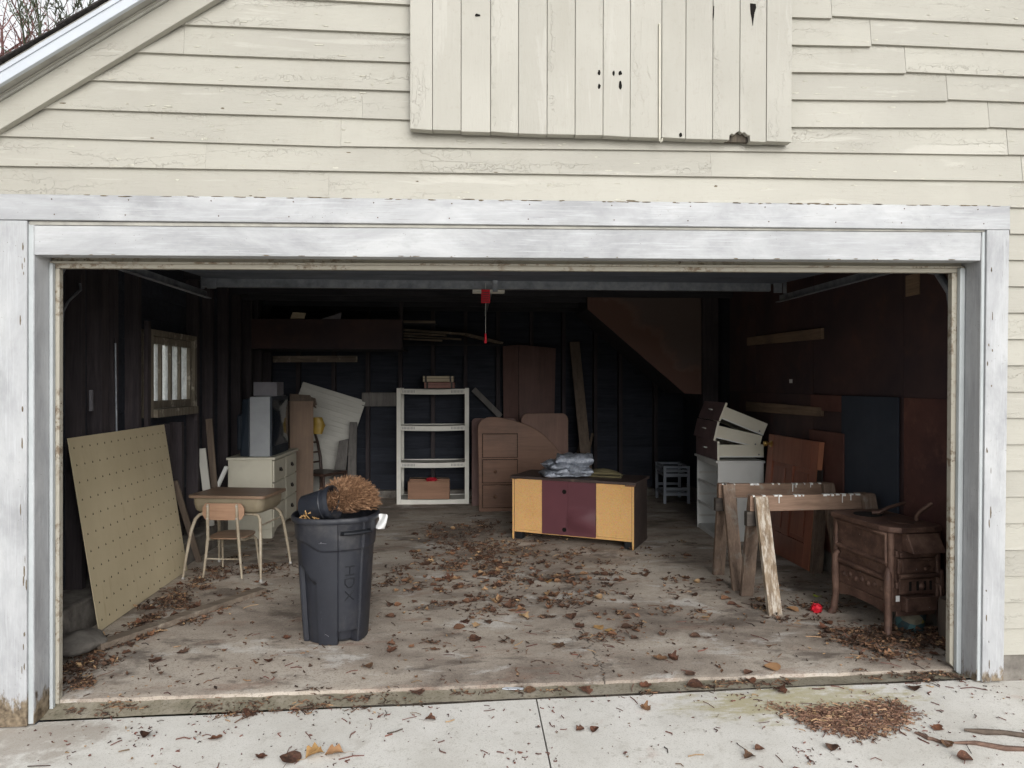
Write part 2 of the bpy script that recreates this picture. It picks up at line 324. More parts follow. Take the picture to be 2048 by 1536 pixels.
M_['cord'] = paint('white_cord', S(190, 188, 184), None, .8)
M_['winframe'] = wood('old_window_wood', S(92, 82, 66), S(140, 128, 106), 'z', 1.5, .85, .5, S(176, 170, 156))
def _glass():
    n = NT('dirty_window_glass'); t = n.t
    tr = n.n('ShaderNodeBsdfTransparent', {'Color': (.9, .92, .92, 1)}); df = n.n('ShaderNodeBsdfTranslucent', {'Color': (.86, .87, .86, 1)}); gl = n.n('ShaderNodeBsdfGlossy', {'Roughness': .1, 'Color': (.8, .8, .8, 1)})
    a = n.noise(n.co((1, 1, 1)), 9, 6, .7); mk = n.step(a, .3, .75)
    m1 = n.n('ShaderNodeMixShader', {'Fac': n.m_('ADD', n.m_('MULTIPLY', mk, .42), .3)}); t.links.new(tr.outputs[0], m1.inputs[1]); t.links.new(df.outputs[0], m1.inputs[2])
    m2 = n.n('ShaderNodeMixShader', {'Fac': .05}); t.links.new(m1.outputs[0], m2.inputs[1]); t.links.new(gl.outputs[0], m2.inputs[2]); t.links.new(m2.outputs[0], n.out.inputs[0]); return n.m
M_['glass'] = _glass()
# things
def _can():
    n = NT('charcoal_can_plastic'); a = n.noise(n.co(), 7, 5, .6); col = n.ramp(a, [(.3, S(29, 31, 38)), (.7, S(38, 40, 47))])
    scr = n.step(n.noise(n.co((30, 30, 2)), 4, 4, .7), .66, .72); col = n.mix(n.m_('MULTIPLY', scr, .4), col, S(104, 104, 108))
    du = n.step(n.noise(n.co(), 3, 6, .7), .5, .75); col = n.mix(n.m_('MULTIPLY', du, .25), col, S(112, 108, 104))
    n.bump(n.noise(n.co(), 220, 2), .08, .001); return n.fin(col, n.ramp(a, [(.3, .55), (.7, .4)]), spec=.4)
M_['can'] = _can()
M_['candark'] = paint('dark_can_plastic', S(24, 26, 31), S(20, 22, 27), .5, .03)
M_['pot'] = paint('black_pot_plastic', S(40, 43, 50), S(32, 34, 40), .35, .03, 8, 0, .25, S(96, 88, 76))
def _twig(name, c1, c2, c3):
    n = NT(name); a = n.noise(n.co((1, 1, 1)), 45, 3, .6); return n.fin(n.ramp(a, [(.3, c1), (.5, c2), (.7, c3)]), .85)
M_['drytwig'] = _twig('dry_stems', S(84, 60, 45), S(138, 104, 78), S(192, 156, 122))
M_['paper'] = paint('white_scrap', S(222, 222, 220), S(204, 204, 202), .6, .05)
def _pegb():
    n = NT('tan_pegboard_face'); a = n.noise(n.co((1, 1, 1), False), 1.7, 5, .6); col = n.ramp(a, [(.3, S(188, 174, 143)), (.7, S(205, 191, 160))])
    st = n.step(n.noise(n.co((6, 1, 1.0), False), 2.5, 6, .7), .56, .75); col = n.mix(n.m_('MULTIPLY', st, .35), col, S(146, 122, 86))
    n.bump(n.noise(n.co(), 120, 3), .08, .001); return n.fin(col, .5)
M_['peg'] = _pegb(); M_['slot'] = paint('peg_slot', S(66, 62, 50), None, .9, 0)
M_['desktop'] = wood('desk_laminate', S(112, 84, 60), S(140, 110, 82), 'x', .6, .35, .05)
M_['deskbox'] = paint('taupe_enamel', S(134, 124, 104), S(118, 108, 90), .38, .05, 5, 0, .2)
M_['tubeleg'] = paint('beige_tube_steel', S(164, 154, 136), S(138, 126, 108), .35, .08, 14, 0, .5, S(90, 66, 44))
M_['plywood'] = wood('orange_plywood', S(150, 108, 74), S(180, 134, 96), 'x', .8, .4, .1)
M_['seatply'] = wood('seat_plywood', S(120, 88, 60), S(150, 114, 82), 'x', .8, .45, .1)
M_['rubber'] = paint('chrome_glide', S(170, 168, 164), None, .4)
M_['dresser'] = paint('cream_dresser_paint', S(196, 192, 176), S(184, 179, 163), .45, .06, 3, 0, .12)
M_['dresserline'] = paint('pale_drawer_edge', S(214, 208, 190), None, .5)
M_['darkpull'] = paint('dark_bronze_pull', S(44, 38, 34), None, .4)
M_['tvgrey'] = paint('silver_grey_plastic', S(146, 149, 152), S(134, 137, 141), .4, .03)
M_['tvblack'] = paint('black_tv_plastic', S(34, 42, 52), S(26, 34, 42), .45, .05)
def _scr():
    n = NT('tv_screen_glass'); return n.fin(S(30, 34, 40), .08, spec=.6)
M_['screen'] = _scr()
M_['greybox'] = paint('dull_grey_box', S(120, 118, 122), S(104, 102, 108), .6)
M_['cardboard'] = wood('corrugated_cardboard', S(120, 96, 76), S(142, 114, 90), 'z', .5, .85, .1)
M_['cardboard2'] = wood('box_cardboard', S(150, 106, 76), S(172, 124, 90), 'x', .5, .85, .1)
M_['carddark'] = wood('dark_shade_cardboard', S(84, 70, 58), S(116, 98, 82), 'z', .5, .9, .1)  # dark tone: painted shade on the carton wall, plain dark brown elsewhere
M_['yellow'] = paint('yellow_plastic_bag', S(150, 124, 52), S(128, 104, 40), .35, .3, 12)
M_['darkwood'] = wood('dark_walnut_wood', S(52, 36, 30), S(82, 56, 44), 'z', 1, .4, .1)
M_['beadb'] = paint('white_beadboard_paint', S(196, 194, 186), S(182, 180, 172), .5, .1, 2, .02, .15)
M_['shelfpl'] = paint('grey_white_shelf_plastic', S(222, 220, 211), S(210, 208, 199), .5, .05, 4, 0, .12)
M_['case1'] = paint('mauve_case', S(150, 110, 100), S(128, 92, 84), .6, .1, 5); M_['case2'] = paint('beige_case', S(186, 172, 148), S(168, 154, 132), .6, .1, 5)
M_['redcloth'] = paint('red_ribbon', S(176, 26, 44), S(140, 18, 34), .6, .2, 20)
M_['pinewood'] = wood('reddish_pine_veneer', S(108, 70, 43), S(130, 86, 55), 'x', .6, .5, .06, None, .06)
M_['veneer2'] = wood('brown_veneer', S(106, 72, 54), S(126, 86, 66), 'z', .6, .55, .06)
M_['mauveboard'] = paint('mauve_sheet', S(116, 92, 88), S(104, 82, 78), .6)
M_['closet'] = wood('red_brown_closet_leaf', S(88, 58, 50), S(108, 72, 62), 'z', .5, .6, .08)
def _chip():
    n = NT('raw_particleboard'); a = n.vor(n.co((1, 1, 1.6)), 150, 'F1', 'Color'); col = n.mix(.28, S(206, 162, 106), a, 'SOFT_LIGHT')
    b = n.noise(n.co(), 45, 5, .7); col = n.mix(n.m_('MULTIPLY', n.step(b, .56, .7), .4), col, S(164, 114, 62)); col = n.mix(n.m_('MULTIPLY', n.step(n.noise(n.co(), 2, 5), .5, .7), .25), col, S(180, 130, 74)); return n.fin(col, .75)
M_['chip'] = _chip()
M_['maroon'] = paint('maroon_laminate', S(96, 58, 64), S(86, 52, 58), .4, .03, 2)
M_['cabdark'] = wood('espresso_laminate', S(58, 46, 44), S(80, 64, 58), 'x', .6, .45, .05, S(96, 84, 74))
M_['blackpl'] = paint('black_plastic', S(26, 27, 30), None, .45)
def _tarp():
    n = NT('grey_silver_tarp'); a = n.noise(n.co(), 40, 5, .7); col = n.ramp(a, [(.35, S(108, 114, 126)), (.65, S(164, 170, 180))]); n.bump(n.m_('ADD', n.noise(n.co(), 28, 6, .75), n.m_('MULTIPLY', n.vor(n.co(), 30, 'DISTANCE_TO_EDGE'), .8)), .9, .012); return n.fin(col, .34, .15, .5)
M_['tarp'] = _tarp()
M_['olive'] = paint('olive_canvas', S(104, 96, 70), S(84, 78, 58), .9, .4, 14)
M_['greypaint'] = paint('pale_grey_painted_wood', S(160, 166, 176), S(146, 152, 162), .5, .08, 6)
M_['white'] = paint('white_melamine', S(224, 225, 222), S(214, 215, 212), .4, .03, 3, 0, .08)
M_['whiteyel'] = paint('yellowed_white_melamine', S(226, 223, 208), S(216, 209, 188), .45, .03, 2)
M_['mauvefront'] = paint('mauve_brown_front', S(122, 102, 102), S(108, 90, 92), .5, .05)
M_['chrome'] = paint('satin_nickel', S(216, 214, 208), None, .25)
M_['brass'] = paint('aged_brass', S(190, 158, 96), S(150, 116, 60), .25, .05, 20); M_['brass'].node_tree.nodes['Principled BSDF'].inputs['Metallic'].default_value = .8
M_['doorwood'] = wood('red_mahogany_door', S(138, 70, 40), S(170, 92, 56), 'z', .7, .4, .1, None, .08)
M_['dooredge_lit'] = wood('lit_orange_door_edge', S(186, 100, 48), S(206, 122, 64), 'z', .7, .4, .1)  # door wood in a brighter tone, light on the hinge edge put into colour
M_['sawwood'] = wood('weathered_sawhorse_wood', S(92, 72, 58), S(150, 122, 98), 'z', 1.4, .85, .7, S(130, 124, 116))
M_['sawbeam'] = wood('sawhorse_beam_wood', S(118, 88, 66), S(160, 124, 96), 'x', 1.2, .8, .5, S(140, 132, 120))
def _sawp():
    n = NT('paint_splashed_wood'); v = n.co((14, 14, 1)); g = n.noise(v, 1.8, 6, .66, .5); col = n.ramp(g, [(.32, S(104, 88, 72)), (.66, S(156, 138, 116))])
    k = n.step(n.noise(n.co((9, 9, 1.3)), 3.2, 7, .72), .45, .62); col = n.mix(n.m_('MULTIPLY', k, .8), col, S(196, 188, 176)); n.bump(g, .7, .005); return n.fin(col, .8)
M_['sawpaint'] = _sawp(); M_['sawdark'] = wood('blackened_gusset', S(52, 46, 42), S(92, 82, 72), 'x', 1.5, .9, .7)
def _rust():
    n = NT('rusted_brown_iron'); a = n.noise(n.co(), 7, 7, .7); b = n.noise(n.co(), 45, 5, .7)
    col = n.ramp(a, [(.28, S(58, 45, 41)), (.5, S(94, 72, 63)), (.72, S(128, 102, 88))]); col = n.mix(n.m_('MULTIPLY', n.step(b, .56, .7), .5), col, S(136, 108, 90))
    col = n.mix(n.m_('MULTIPLY', n.step(n.vor(n.co(), 38), .09, .05), n.step(n.noise(n.co(), 5), .5, .6)), col, S(206, 200, 192)); n.bump(n.m_('ADD', a, b), .6, .004); return n.fin(col, n.ramp(a, [(.3, .38), (.7, .7)]), .25)
M_['rust'] = _rust(); M_['soot'] = paint('soot_black', S(24, 20, 19), None, .95, .1)
def _canlabel():
    n = NT('worn_tin_label'); v = n.co((9, 9, 12), False); c = n.vor(v, 1.4, 'F1', 'Color'); h = n.xyz(c)[0]
    col = n.ramp(h, [(0, S(52, 78, 84)), (.35, S(78, 116, 120)), (.5, S(138, 132, 114)), (.7, S(150, 134, 66)), (.85, S(52, 50, 54))], 'CONSTANT'); col = n.mix(n.m_('MULTIPLY', n.step(n.noise(n.co(), 16, 5), .5, .65), .5), col, S(96, 84, 72)); return n.fin(col, .5)
M_['tin'] = _canlabel()
def _leaf(name, stops):
    n = NT(name); c = n.ramp(n.rand(), stops); a = n.noise(n.co(), 38, 6, .75); c = n.mix(n.step(a, .42, .62), c, n.hsv(c, .45, .9)); c = n.mix(n.m_('MULTIPLY', n.step(n.noise(n.co(), 70, 4, .7), .58, .7), .5), c, S(158, 122, 92)); n.bump(a, .5, .003); return n.fin(c, .8)
M_['leaf'] = _leaf('dry_leaf', [(0, S(76, 52, 40)), (.25, S(104, 68, 52)), (.5, S(88, 66, 54)), (.7, S(120, 78, 56)), (.85, S(70, 54, 46)), (1, S(132, 98, 70))])
M_['leafyel'] = paint('yellow_brown_leaf', S(172, 138, 90), S(146, 110, 70), .8, .4, 30); M_['barkstrip'] = wood('reddish_bark', S(92, 66, 54), S(140, 104, 82), 'x', 3, .9, .6); M_['leaftan'] = paint('tan_leaf', S(168, 130, 94), S(140, 104, 74), .7, .3, 20)
M_['leaflime'] = paint('lime_leaf', S(196, 212, 70), S(170, 186, 52), .5, .2, 20)
def _lit(name, a, b, c):
    n = NT(name); r = n.n('ShaderNodeNewGeometry').outputs['Random Per Island']; col = n.ramp(r, [(0, a), (.5, b), (.85, c), (1, S(166, 138, 104))]); return n.fin(n.hsv(col, n.m_('ADD', n.m_('MULTIPLY', n.noise(n.co((1, 1, 1), False), 30), .6), .7)), .85)
M_['litter'] = _lit('leaf_crumbs', S(50, 40, 34), S(84, 64, 52), S(114, 84, 64)); M_['mulch'] = _lit('brown_seed_chaff', S(78, 56, 46), S(120, 90, 74), S(160, 128, 106)); M_['specks'] = _lit('red_bud_specks', S(70, 48, 44), S(112, 72, 62), S(60, 54, 50))
M_['bark'] = wood('grey_bark', S(66, 56, 52), S(104, 92, 86), 'z', 2, .95, .6); M_['twigred'] = _twig('reddish_twigs', S(86, 62, 62), S(116, 84, 82), S(138, 108, 102)); M_['needle'] = _twig('evergreen_foliage', S(58, 62, 50), S(78, 84, 68), S(104, 106, 88))
M_['nsiding'] = paint('neighbour_white_siding', S(214, 214, 210), S(200, 200, 196), .6, .1, 2); M_['nroof'] = paint('neighbour_roof', S(84, 82, 82), S(66, 64, 64), .9, .4, 20)

M_['leafbulk'] = _lit('dry_leaf_mass', S(66, 48, 38), S(94, 68, 54), S(120, 86, 64))
M_['nearpanel'] = paint('red_brown_scuffed_board', S(92, 62, 56), S(66, 46, 46), .6, .3, 2.2, .05, .5, S(128, 92, 78))
M_['flake'] = paint('lifted_paint_flake', S(184, 181, 169), S(150, 146, 134), .6, .2, 30)
M_['barewood'] = paint('bare_grey_wood', S(118, 108, 92), S(78, 68, 56), .9, .5, 40)
M_['gapdark'] = paint('dark_drawer_gap', S(44, 30, 24), None, .9, 0)
M_['rustnail'] = paint('rusty_nail', S(96, 76, 60), S(70, 54, 44), .8, .2, 60)
# ================================================================= ground, driveway, slab
def smooth01(t): t = max(0, min(1, t)); return t * t * (3 - 2 * t)
def dz(x): return -.041 + .0185 * x
g = MB().add([(-400, -400, -.24), (400, -400, -.24), (400, 600, -.24), (-400, 600, -.24)], [(0, 1, 2, 3)]).build('ground', M_['ground']); struct(g)
def drive(x0, x1):
    def fn(u, v):
        x = x0 + (x1 - x0) * u; y = -.098 - 13.9 * v ** 2.2
        n_ = noise.noise((x * 2.1, y * 2.1, 0)) * .004 + noise.noise((x * 9, y * 9, 3)) * .0012
        return (x, y, dz(x) + n_ - .006 * max(0, -y - .1))
    m = MB().grid(fn, int((x1 - x0) * 18), 70)
    nb = len(m.v); e = int((x1 - x0) * 18) + 1       # skirt so that the slab has a thickness at its edges
    m.add([(x0, -.098, -.3), (x1, -.098, -.3)], []); 
    row0 = list(range(e)); m.f.append(tuple(reversed(row0)) + (nb, nb + 1))
    for side in (0, e - 1):
        col = [j * e + side for j in range(71)]; m.add([(m.v[col[-1]][0], m.v[col[-1]][1], -.3)], []); m.f.append(tuple(col) + (len(m.v) - 1, nb if side == 0 else nb + 1))
    o = m.build('driveway', M_['driveway'], smooth=30); struct(o); return o
drive(-6, .333); drive(.340, 8)
def sillz(x): return -.016 + .0092 * (x + 2.018)
m = MB()
def fs(u, v):
    x = -2.07 + 4.72 * u; y = -.091 + .098 * v
    a = dz(x) + .006; b = sillz(x) - .02
    return (x, y + noise.noise((x * 6, 1, v * 3)) * .003, a + (b - a) * v + noise.noise((x * 11, y * 11, 5)) * .003)
m.grid(fs, 120, 8); struct(m.build('threshold', M_['sill'], smooth=40))
def ff(u, v):
    x = -2.72 + 5.76 * u
    if v < .02: y = .004; zz = -.06
    else: y = .002 + 6.2 * ((v - .02) / .98) ** 1.5
    k = 1 - smooth01(y / 1.3); z = sillz(x) * k
    ed = noise.noise((x * 7, 0, 1)) * .008 + noise.noise((x * 31, 0, 2)) * .004
    if y < .03: y += ed; z -= .004 * (1 - y / .03)
    if v < .02: z = sillz(x) - .09
    return (x, y, z + noise.noise((x * 2, y * 2, 0)) * .0025)
struct(MB().grid(ff, 180, 110).build('garage_floor', M_['slab'], smooth=35))

# ================================================================= the garage building
G = thing('garage', 'cream clapboard garage with wide open doorway in white casing', 'garage', (0.27, 0, -.1))
def P(m, name, mat, parent=None, **k): return m.build(name, mat, parent or G, world=True, **k)
RK = .649
def rake(x): return 2.73 + RK * (x + 2.184)           # underside of the left rake board
XC = 1.25
def rakeR(x): return rake(2 * XC - x)
# wall core: two piers and the gable above the opening
m = MB()
m.box(-2.75, -2.06, -.118, .02, -.12, 2.2); m.box(2.64, 5.25, -.118, .02, -.12, 2.2)
m.prism([(-2.75, 2.2), (5.25, 2.2), (5.25, rakeR(5.25) + .1), (XC, rake(XC) + .1), (-2.75, rake(-2.75) + .1)], -.118, .02)
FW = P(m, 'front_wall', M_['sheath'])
def siding(x0, z0, x1, z1, h=.168, clipL=None, clipR=None, out=0.0):
    n = max(1, int((x1 - x0) / .28)); vs = []; fs_ = []
    sec = [(-.1440 - out, 0), (-.123, 0), (-.1195, h), (-.1255, h)]
    ph = random.uniform(0, 50)
    for i in range(n + 1):
        t = i / n; 
        for k, (yy, hh) in enumerate(sec):
            xl, xr = x0, x1
            zm = z0 + hh
            if clipL: xl = max(x0, clipL(zm))
            if clipR: xr = min(x1, clipR(zm))
            x = xl + (xr - xl) * t; z = z0 + (z1 - z0) * t
            j = noise.noise((x * 1.7, ph, 0)) * .0022 if k < 2 else 0
            jy = noise.noise((x * 2.3, ph, 4)) * .0018 if k == 0 else 0
            vs.append((x, yy + jy, z + hh + j))
    for i in range(n):
        for k in range(4): fs_.append((i * 4 + k, i * 4 + (k + 1) % 4, i * 4 + 4 + (k + 1) % 4, i * 4 + 4 + k))
    fs_ += [(3, 2, 1, 0), tuple(n * 4 + k for k in range(4))]
    return P(MB().add(vs, fs_), 'siding_board', M_['cream'], FW)
cl = lambda z: (z - 2.73) / RK - 2.184 - .06
cr = lambda z: 2 * XC - cl(z)
# courses left of the hatch (bottom edge at each end)
for x0, z0, x1, z1, js in [(-1.25, 3.412, .1, 3.383, ()), (-1.5, 3.264, .1, 3.246, ()), (-1.75, 3.1255, .1, 3.107, (-1.362,)), (-1.95, 2.986, .1, 2.968, ()), (-2.2, 2.8485, .1, 2.829, (-.517,))]:
    xs = [x0] + list(js) + [x1]
    for a, b in zip(xs[:-1], xs[1:]):
        za = z0 + (z1 - z0) * (a - x0) / (x1 - x0); zb = z0 + (z1 - z0) * (b - x0) / (x1 - x0)
        siding(a + (.0004 if a != x0 else 0), za, b - (.0004 if b != x1 else 0), zb, clipL=cl if a == x0 else None)
siding(-2.75, 2.7125, -.62, 2.6945, clipL=cl); siding(-.6192, 2.6945, 2.762, 2.72)
siding(-2.75, 2.5705, -1.261, 2.574); siding(-1.2602, 2.574, 1.21, 2.581); siding(1.2108, 2.581, 2.841, 2.5855)
siding(-2.75, 2.4325, -.68, 2.4425, .15); siding(-.6792, 2.4425, 2.775, 2.4555, .15)
# courses right of the hatch, stepping up to the newer boards
for a, za, b, zb, c, zc in [(1.2, 3.388, 1.829, 3.390, 1.831, 3.403), (1.2, 3.245, 2.035, 3.255, 2.037, 3.267), (1.2, 3.108, 2.2175, 3.122, 2.2195, 3.132), (1.2, 2.969, 2.4385, 2.988, 2.4405, 2.997), (1.2, 2.829, 2.661, 2.856, 2.6635, 2.859)]:
    siding(a, za, b, zb, out=.002); siding(c, zc, 5.25, zc - .016 - .01, clipR=cr)
siding(2.7645, 2.7215, 5.25, 2.71, clipR=cr); siding(2.8435, 2.586, 5.25, 2.575, clipR=cr)
for i in range(18):                                   # short courses right of the casing
    z = 2.451 - i * .1354; siding(2.775 if i < 2 else 2.735, z, 5.25, z - .004, .16)
for z in [3.545 + .139 * i for i in range(10)]:       # courses above the picture, up to the peak
    siding(cl(z), z, cr(z), z, clipL=cl, clipR=cr)
# concrete foundation under the siding
P(MB().box(2.72, 5.25, -.128, .02, -.3, .148), 'foundation', M_['footing'], bevel=.006)
P(MB().box(-2.75, -2.2, -.128, .02, -.3, .1), 'foundation', M_['footing'], bevel=.006)

# casing round the doorway
def board4(pts, y0, y1):       # pts: four (x,z) corners
    return MB().prism(pts, y0, y1)
P(board4([(-2.75, 2.3145), (2.768, 2.333), (2.768, 2.4545), (-2.75, 2.435)], -.152, -.118), 'casing_board', M_['trim'], bevel=.003)
P(board4([(-2.3, -.078), (-2.085, -.0745), (-2.0805, 2.3135), (-2.3, 2.3135)], -.150, -.118), 'casing_board', M_['trim_v'], bevel=.003)
P(board4([(2.623, .014), (2.738, .02), (2.766, 2.3315), (2.646, 2.3315)], -.150, -.118), 'casing_board', M_['trim_v'], bevel=.003)
# recessed strip, header board, jambs, bead and stop
P(board4([(-2.078, 2.296), (2.645, 2.323), (2.645, 2.3325), (-2.078, 2.3145)], -.136, -.1), 'trim_strip', M_['soffit'], bevel=.002)
P(board4([(-2.056, 2.155), (2.624, 2.176), (2.628, 2.3215), (-2.056, 2.2945)], -.133, -.06), 'header_board', M_['trim'], bevel=.003)
P(board4([(-2.085, -.07), (-2.062, -.068), (-2.058, 2.296), (-2.0805, 2.296)], -.138, -.06), 'trim_strip', M_['bead'], bevel=.003)
P(board4([(2.606, .016), (2.624, .016), (2.646, 2.322), (2.630, 2.322)], -.138, -.06), 'trim_strip', M_['bead'], bevel=.003)
P(MB().hexa([(-2.12, -.135, -.07), (-2.0585, -.135, -.07), (-2.0515, .03, -.06), (-2.12, .03, -.06), (-2.12, -.135, 2.3), (-2.0545, -.135, 2.3), (-2.048, .03, 2.3), (-2.12, .03, 2.3)]), 'jamb', M_['trim_v'])
P(MB().hexa([(2.604, -.135, .012), (2.69, -.135, .012), (2.69, .03, .01), (2.598, .03, .01), (2.627, -.135, 2.3), (2.69, -.135, 2.3), (2.69, .03, 2.3), (2.622, .03, 2.3)]), 'jamb', M_['trim_v'])
P(board4([(-2.06, 2.166), (2.63, 2.189), (2.63, 2.25), (-2.06, 2.23)], -.09, .03), 'head_jamb', M_['soffit'])
P(board4([(-2.0495, 2.135), (2.62, 2.156), (2.62, 2.1655), (-2.0495, 2.1445)], -.02, .012), 'stop', M_['stop'])
P(board4([(-2.0515, 2.1135), (2.614, 2.134), (2.617, 2.188), (-2.0515, 2.1665)], -.004, .03), 'stop', M_['stop'], bevel=.003)
P(board4([(-2.0515, -.035), (-2.0185, -.035), (-2.0135, 2.1125), (-2.049, 2.1125)], -.004, .03), 'stop', M_['stop'], bevel=.003)
P(board4([(2.552, .055), (2.597, .012), (2.617, 2.133), (2.563, 2.133)], -.004, .03), 'stop', M_['stop'], bevel=.003)
P(board4([(-2.0505, -.05), (-2.034, -.05), (-2.031, 2.134), (-2.0485, 2.134)], -.03, -.0045), 'stop_bead', M_['bead'], bevel=.004)
P(board4([(2.572, .02), (2.599, -.0), (2.619, 2.155), (2.590, 2.155)], -.03, -.0045), 'stop_bead', M_['bead'], bevel=.004)

# loft hatch of vertical planks
LH = P(MB().box(-.27, 1.585, -.150, -.1415, 2.79, 4.02), 'loft_hatch', M_['sheath'])
px = [-.283, -.175, -.038, .104, .239, .378, .515, .652, .786, .942, 1.062, 1.197, 1.333, 1.467, 1.596]
def hb(x): return 2.764 - .0117 * (x + .283)
for i in range(14):
    a, b = px[i] + .001, px[i + 1] - .001; lean = .006 * i / 13
    zl, zr = hb(a) + random.uniform(-.003, .003), hb(b) + random.uniform(-.003, .003); yo = -.2 + random.uniform(-.0015, .0015)
    if i == 11: poly = [(a, zl), (1.281, hb(1.28)), (1.283, 2.768), (1.292, 2.778), (1.305, 2.772), (1.318, 2.784), (b, 2.792), (b + lean, 4.05), (a + lean, 4.05)]
    elif i == 12: poly = [(a, 2.790), (1.345, 2.781), (1.356, 2.786), (1.372, 2.772), (1.384, 2.770), (1.386, hb(1.386) - .004), (b, zr - .004), (b + lean, 4.05), (a + lean, 4.05)]
    else: poly = [(a, zl), (b, zr), (b + lean, 4.05), (a + lean, 4.05)]
    P(MB().prism(poly, yo, -.1505), 'plank', M_['cream_v'], LH, bevel=.0025)
P(MB().box(1.27, 1.40, -.1505, -.172, 2.745, 2.80), 'backing_batten', M_['rotwood'], LH)
m = MB().tube([(.930, -.207, 3.30), (.930, -.207, 2.745), (.930, -.209, 2.732), (.934, -.216, 2.724), (.939, -.220, 2.728), (.9395, -.221, 2.738)], .0045, 8); m.tube([(.930, -.207, 3.30), (.930, -.198, 3.302)], .005, 8)
P(m, 'hook', M_['hookmetal'], LH, smooth=50)
def blot(cx, cz, rx, rz, y, seed, n=14):
    pts = []
    for k in range(n):
        t = 2 * math.pi * k / n; q = 1 + .45 * noise.noise((math.cos(t) * 1.3, math.sin(t) * 1.3, seed)); pts.append((cx + rx * q * math.cos(t), cz + rz * q * math.sin(t)))
    return MB().prism(pts, y, y + .004)
for cx, cz, rx, rz, s_ in [(.633, 3.059, .007, .013, 1), (.633, 2.991, .007, .012, 2), (.704, 3.059, .006, .012, 3), (.736, 3.059, .008, .011, 4), (.737, 3.0, .008, .02, 5), (1.037, 2.765, .008, .009, 6), (.04, 3.32, .012, .006, 9)]:
    P(blot(cx, cz, rx, rz, -.2028, s_), 'hole', M_['blackhole'], LH)
P(MB().prism([(1.385, 3.42), (1.412, 3.418), (1.415, 3.40), (1.407, 3.375), (1.402, 3.345), (1.398, 3.31), (1.394, 3.345), (1.388, 3.37), (1.386, 3.395)], -.2028, -.2), 'hole', M_['blackhole'], LH)
P(MB().prism([(1.2005, 3.402), (1.2035, 3.40), (1.202, 3.355), (1.1985, 3.33), (1.1975, 3.36)], -.2028, -.2), 'hole', M_['blackhole'], LH)

# roof: slopes, rake board, moulding, soffit strip, white fascia, shingle edge
def slope_poly(lo, hi, xa=-3.0, xb=XC): return [(xa, rake(xa) + lo), (xb, rake(xb) + lo), (xb, rake(xb) + hi), (xa, rake(xa) + hi)]
def mirror(poly): return [(2 * XC - x, z) for x, z in reversed(poly)]
RF = None
for side in (0, 1):
    f = (lambda p: p) if side == 0 else mirror
    m = MB().prism(f(slope_poly(.205, .222)), -.268, 6.4)
    if RF is None: RF = P(m, 'roof', M_['soffit'])
    else: P(m, 'roof_slope', M_['soffit'], RF)
    P(MB().prism(f(slope_poly(0, .128)), -.178, -.1415), 'rake_board', M_['cream'], RF, bevel=.003)
    P(MB().prism(f(slope_poly(.129, .150)), -.190, -.1415), 'rake_moulding', M_['soffit'], RF, bevel=.003)
    P(MB().prism(f(slope_poly(.142, .150)), -.197, -.190), 'rake_moulding', M_['cream'], RF, bevel=.002)
    P(MB().prism(f(slope_poly(.151, .204)), -.2445, -.1415), 'rake_soffit', M_['soffit'], RF)
    P(MB().prism(f(slope_poly(.138, .196)), -.268, -.245), 'fascia', M_['fascia'], RF, bevel=.003)
    P(MB().prism(f(slope_poly(.188, .210)), -.2745, -.2685), 'drip_edge', M_['fascia'], RF)
    # shingle courses seen along the verge
    L = 4.25 / math.cos(math.atan(RK)); nsh = 30
    for i in range(nsh):
        t0 = i / nsh; xa = -3.0 + 4.25 * t0; xb = xa + 4.25 / nsh * 1.25
        if xb > XC: xb = XC
        yo = -.285 - random.uniform(0, .012)
        poly = [(xa, rake(xa) + .229), (xb, rake(xb) + .223), (xb, rake(xb) + .227), (xa, rake(xa) + .236 + random.uniform(0, .003))]
        P(MB().prism(f(poly), yo, 6.42), 'shingle_course', M_['shingle'], RF)

# lifted paint flakes, bare patches and nail heads
rf = random.Random(31); m = MB(); nb_ = MB()
def fleck(mm, x, z, y, w_, h_, sd, th=.0016):
    n_ = 9; pts = []
    for k in range(n_):
        t = 2 * math.pi * k / n_; q = 1 + .6 * noise.noise((math.cos(t) * 2, math.sin(t) * 2, sd)); pts.append((x + w_ * q * math.cos(t), z + h_ * q * math.sin(t)))
    mm.prism(pts, y - th, y + .002)
for i in range(260):
    x = rf.uniform(-2.1, 2.9); k = rf.randrange(0, 8); h = rf.choice((rf.uniform(.004, .02), rf.uniform(.02, .11))); z = 2.436 + .1385 * k + h + .004 * x * (k < 3)
    if z < rake(x) - .02 and not (-.3 < x < 1.62 and z > 2.74): fleck(m if i % 13 else nb_, x, z, -.1440 + .0185 * h / .168, rf.uniform(.004, .022), rf.uniform(.0015, .004), i * 1.7, .0012)
P(m, 'paint_flakes', M_['flake'], kind='stuff')
for i in range(70):
    x = rf.uniform(-2.15, 2.72); fleck(nb_, x, 2.437 + .0038 * (x + 2.2) - rf.uniform(.0, .006), -.1525, rf.uniform(.006, .035), rf.uniform(.0012, .0035), i * 2.3, .0006)
for i in range(26):
    x = rf.uniform(-2.0, 2.6); fleck(nb_, x, 2.1575 + .0045 * (x + 2.05) + rf.uniform(-.001, .003), -.1335, rf.uniform(.004, .02), rf.uniform(.001, .003), i * 3.3, .0006)
for xx, sx in ((-2.083, 1), (2.652, -1)):
    for i in range(16): z = rf.uniform(.1, 2.2); fleck(nb_, xx - sx * rf.uniform(.0, .03) - (.02 if sx < 0 else 0) * (1 - z / 2.3), z, -.1505, rf.uniform(.001, .004), rf.uniform(.006, .03), i * 4.1, .0006)
P(nb_, 'bare_patches', M_['barewood'], kind='stuff')
m = MB()
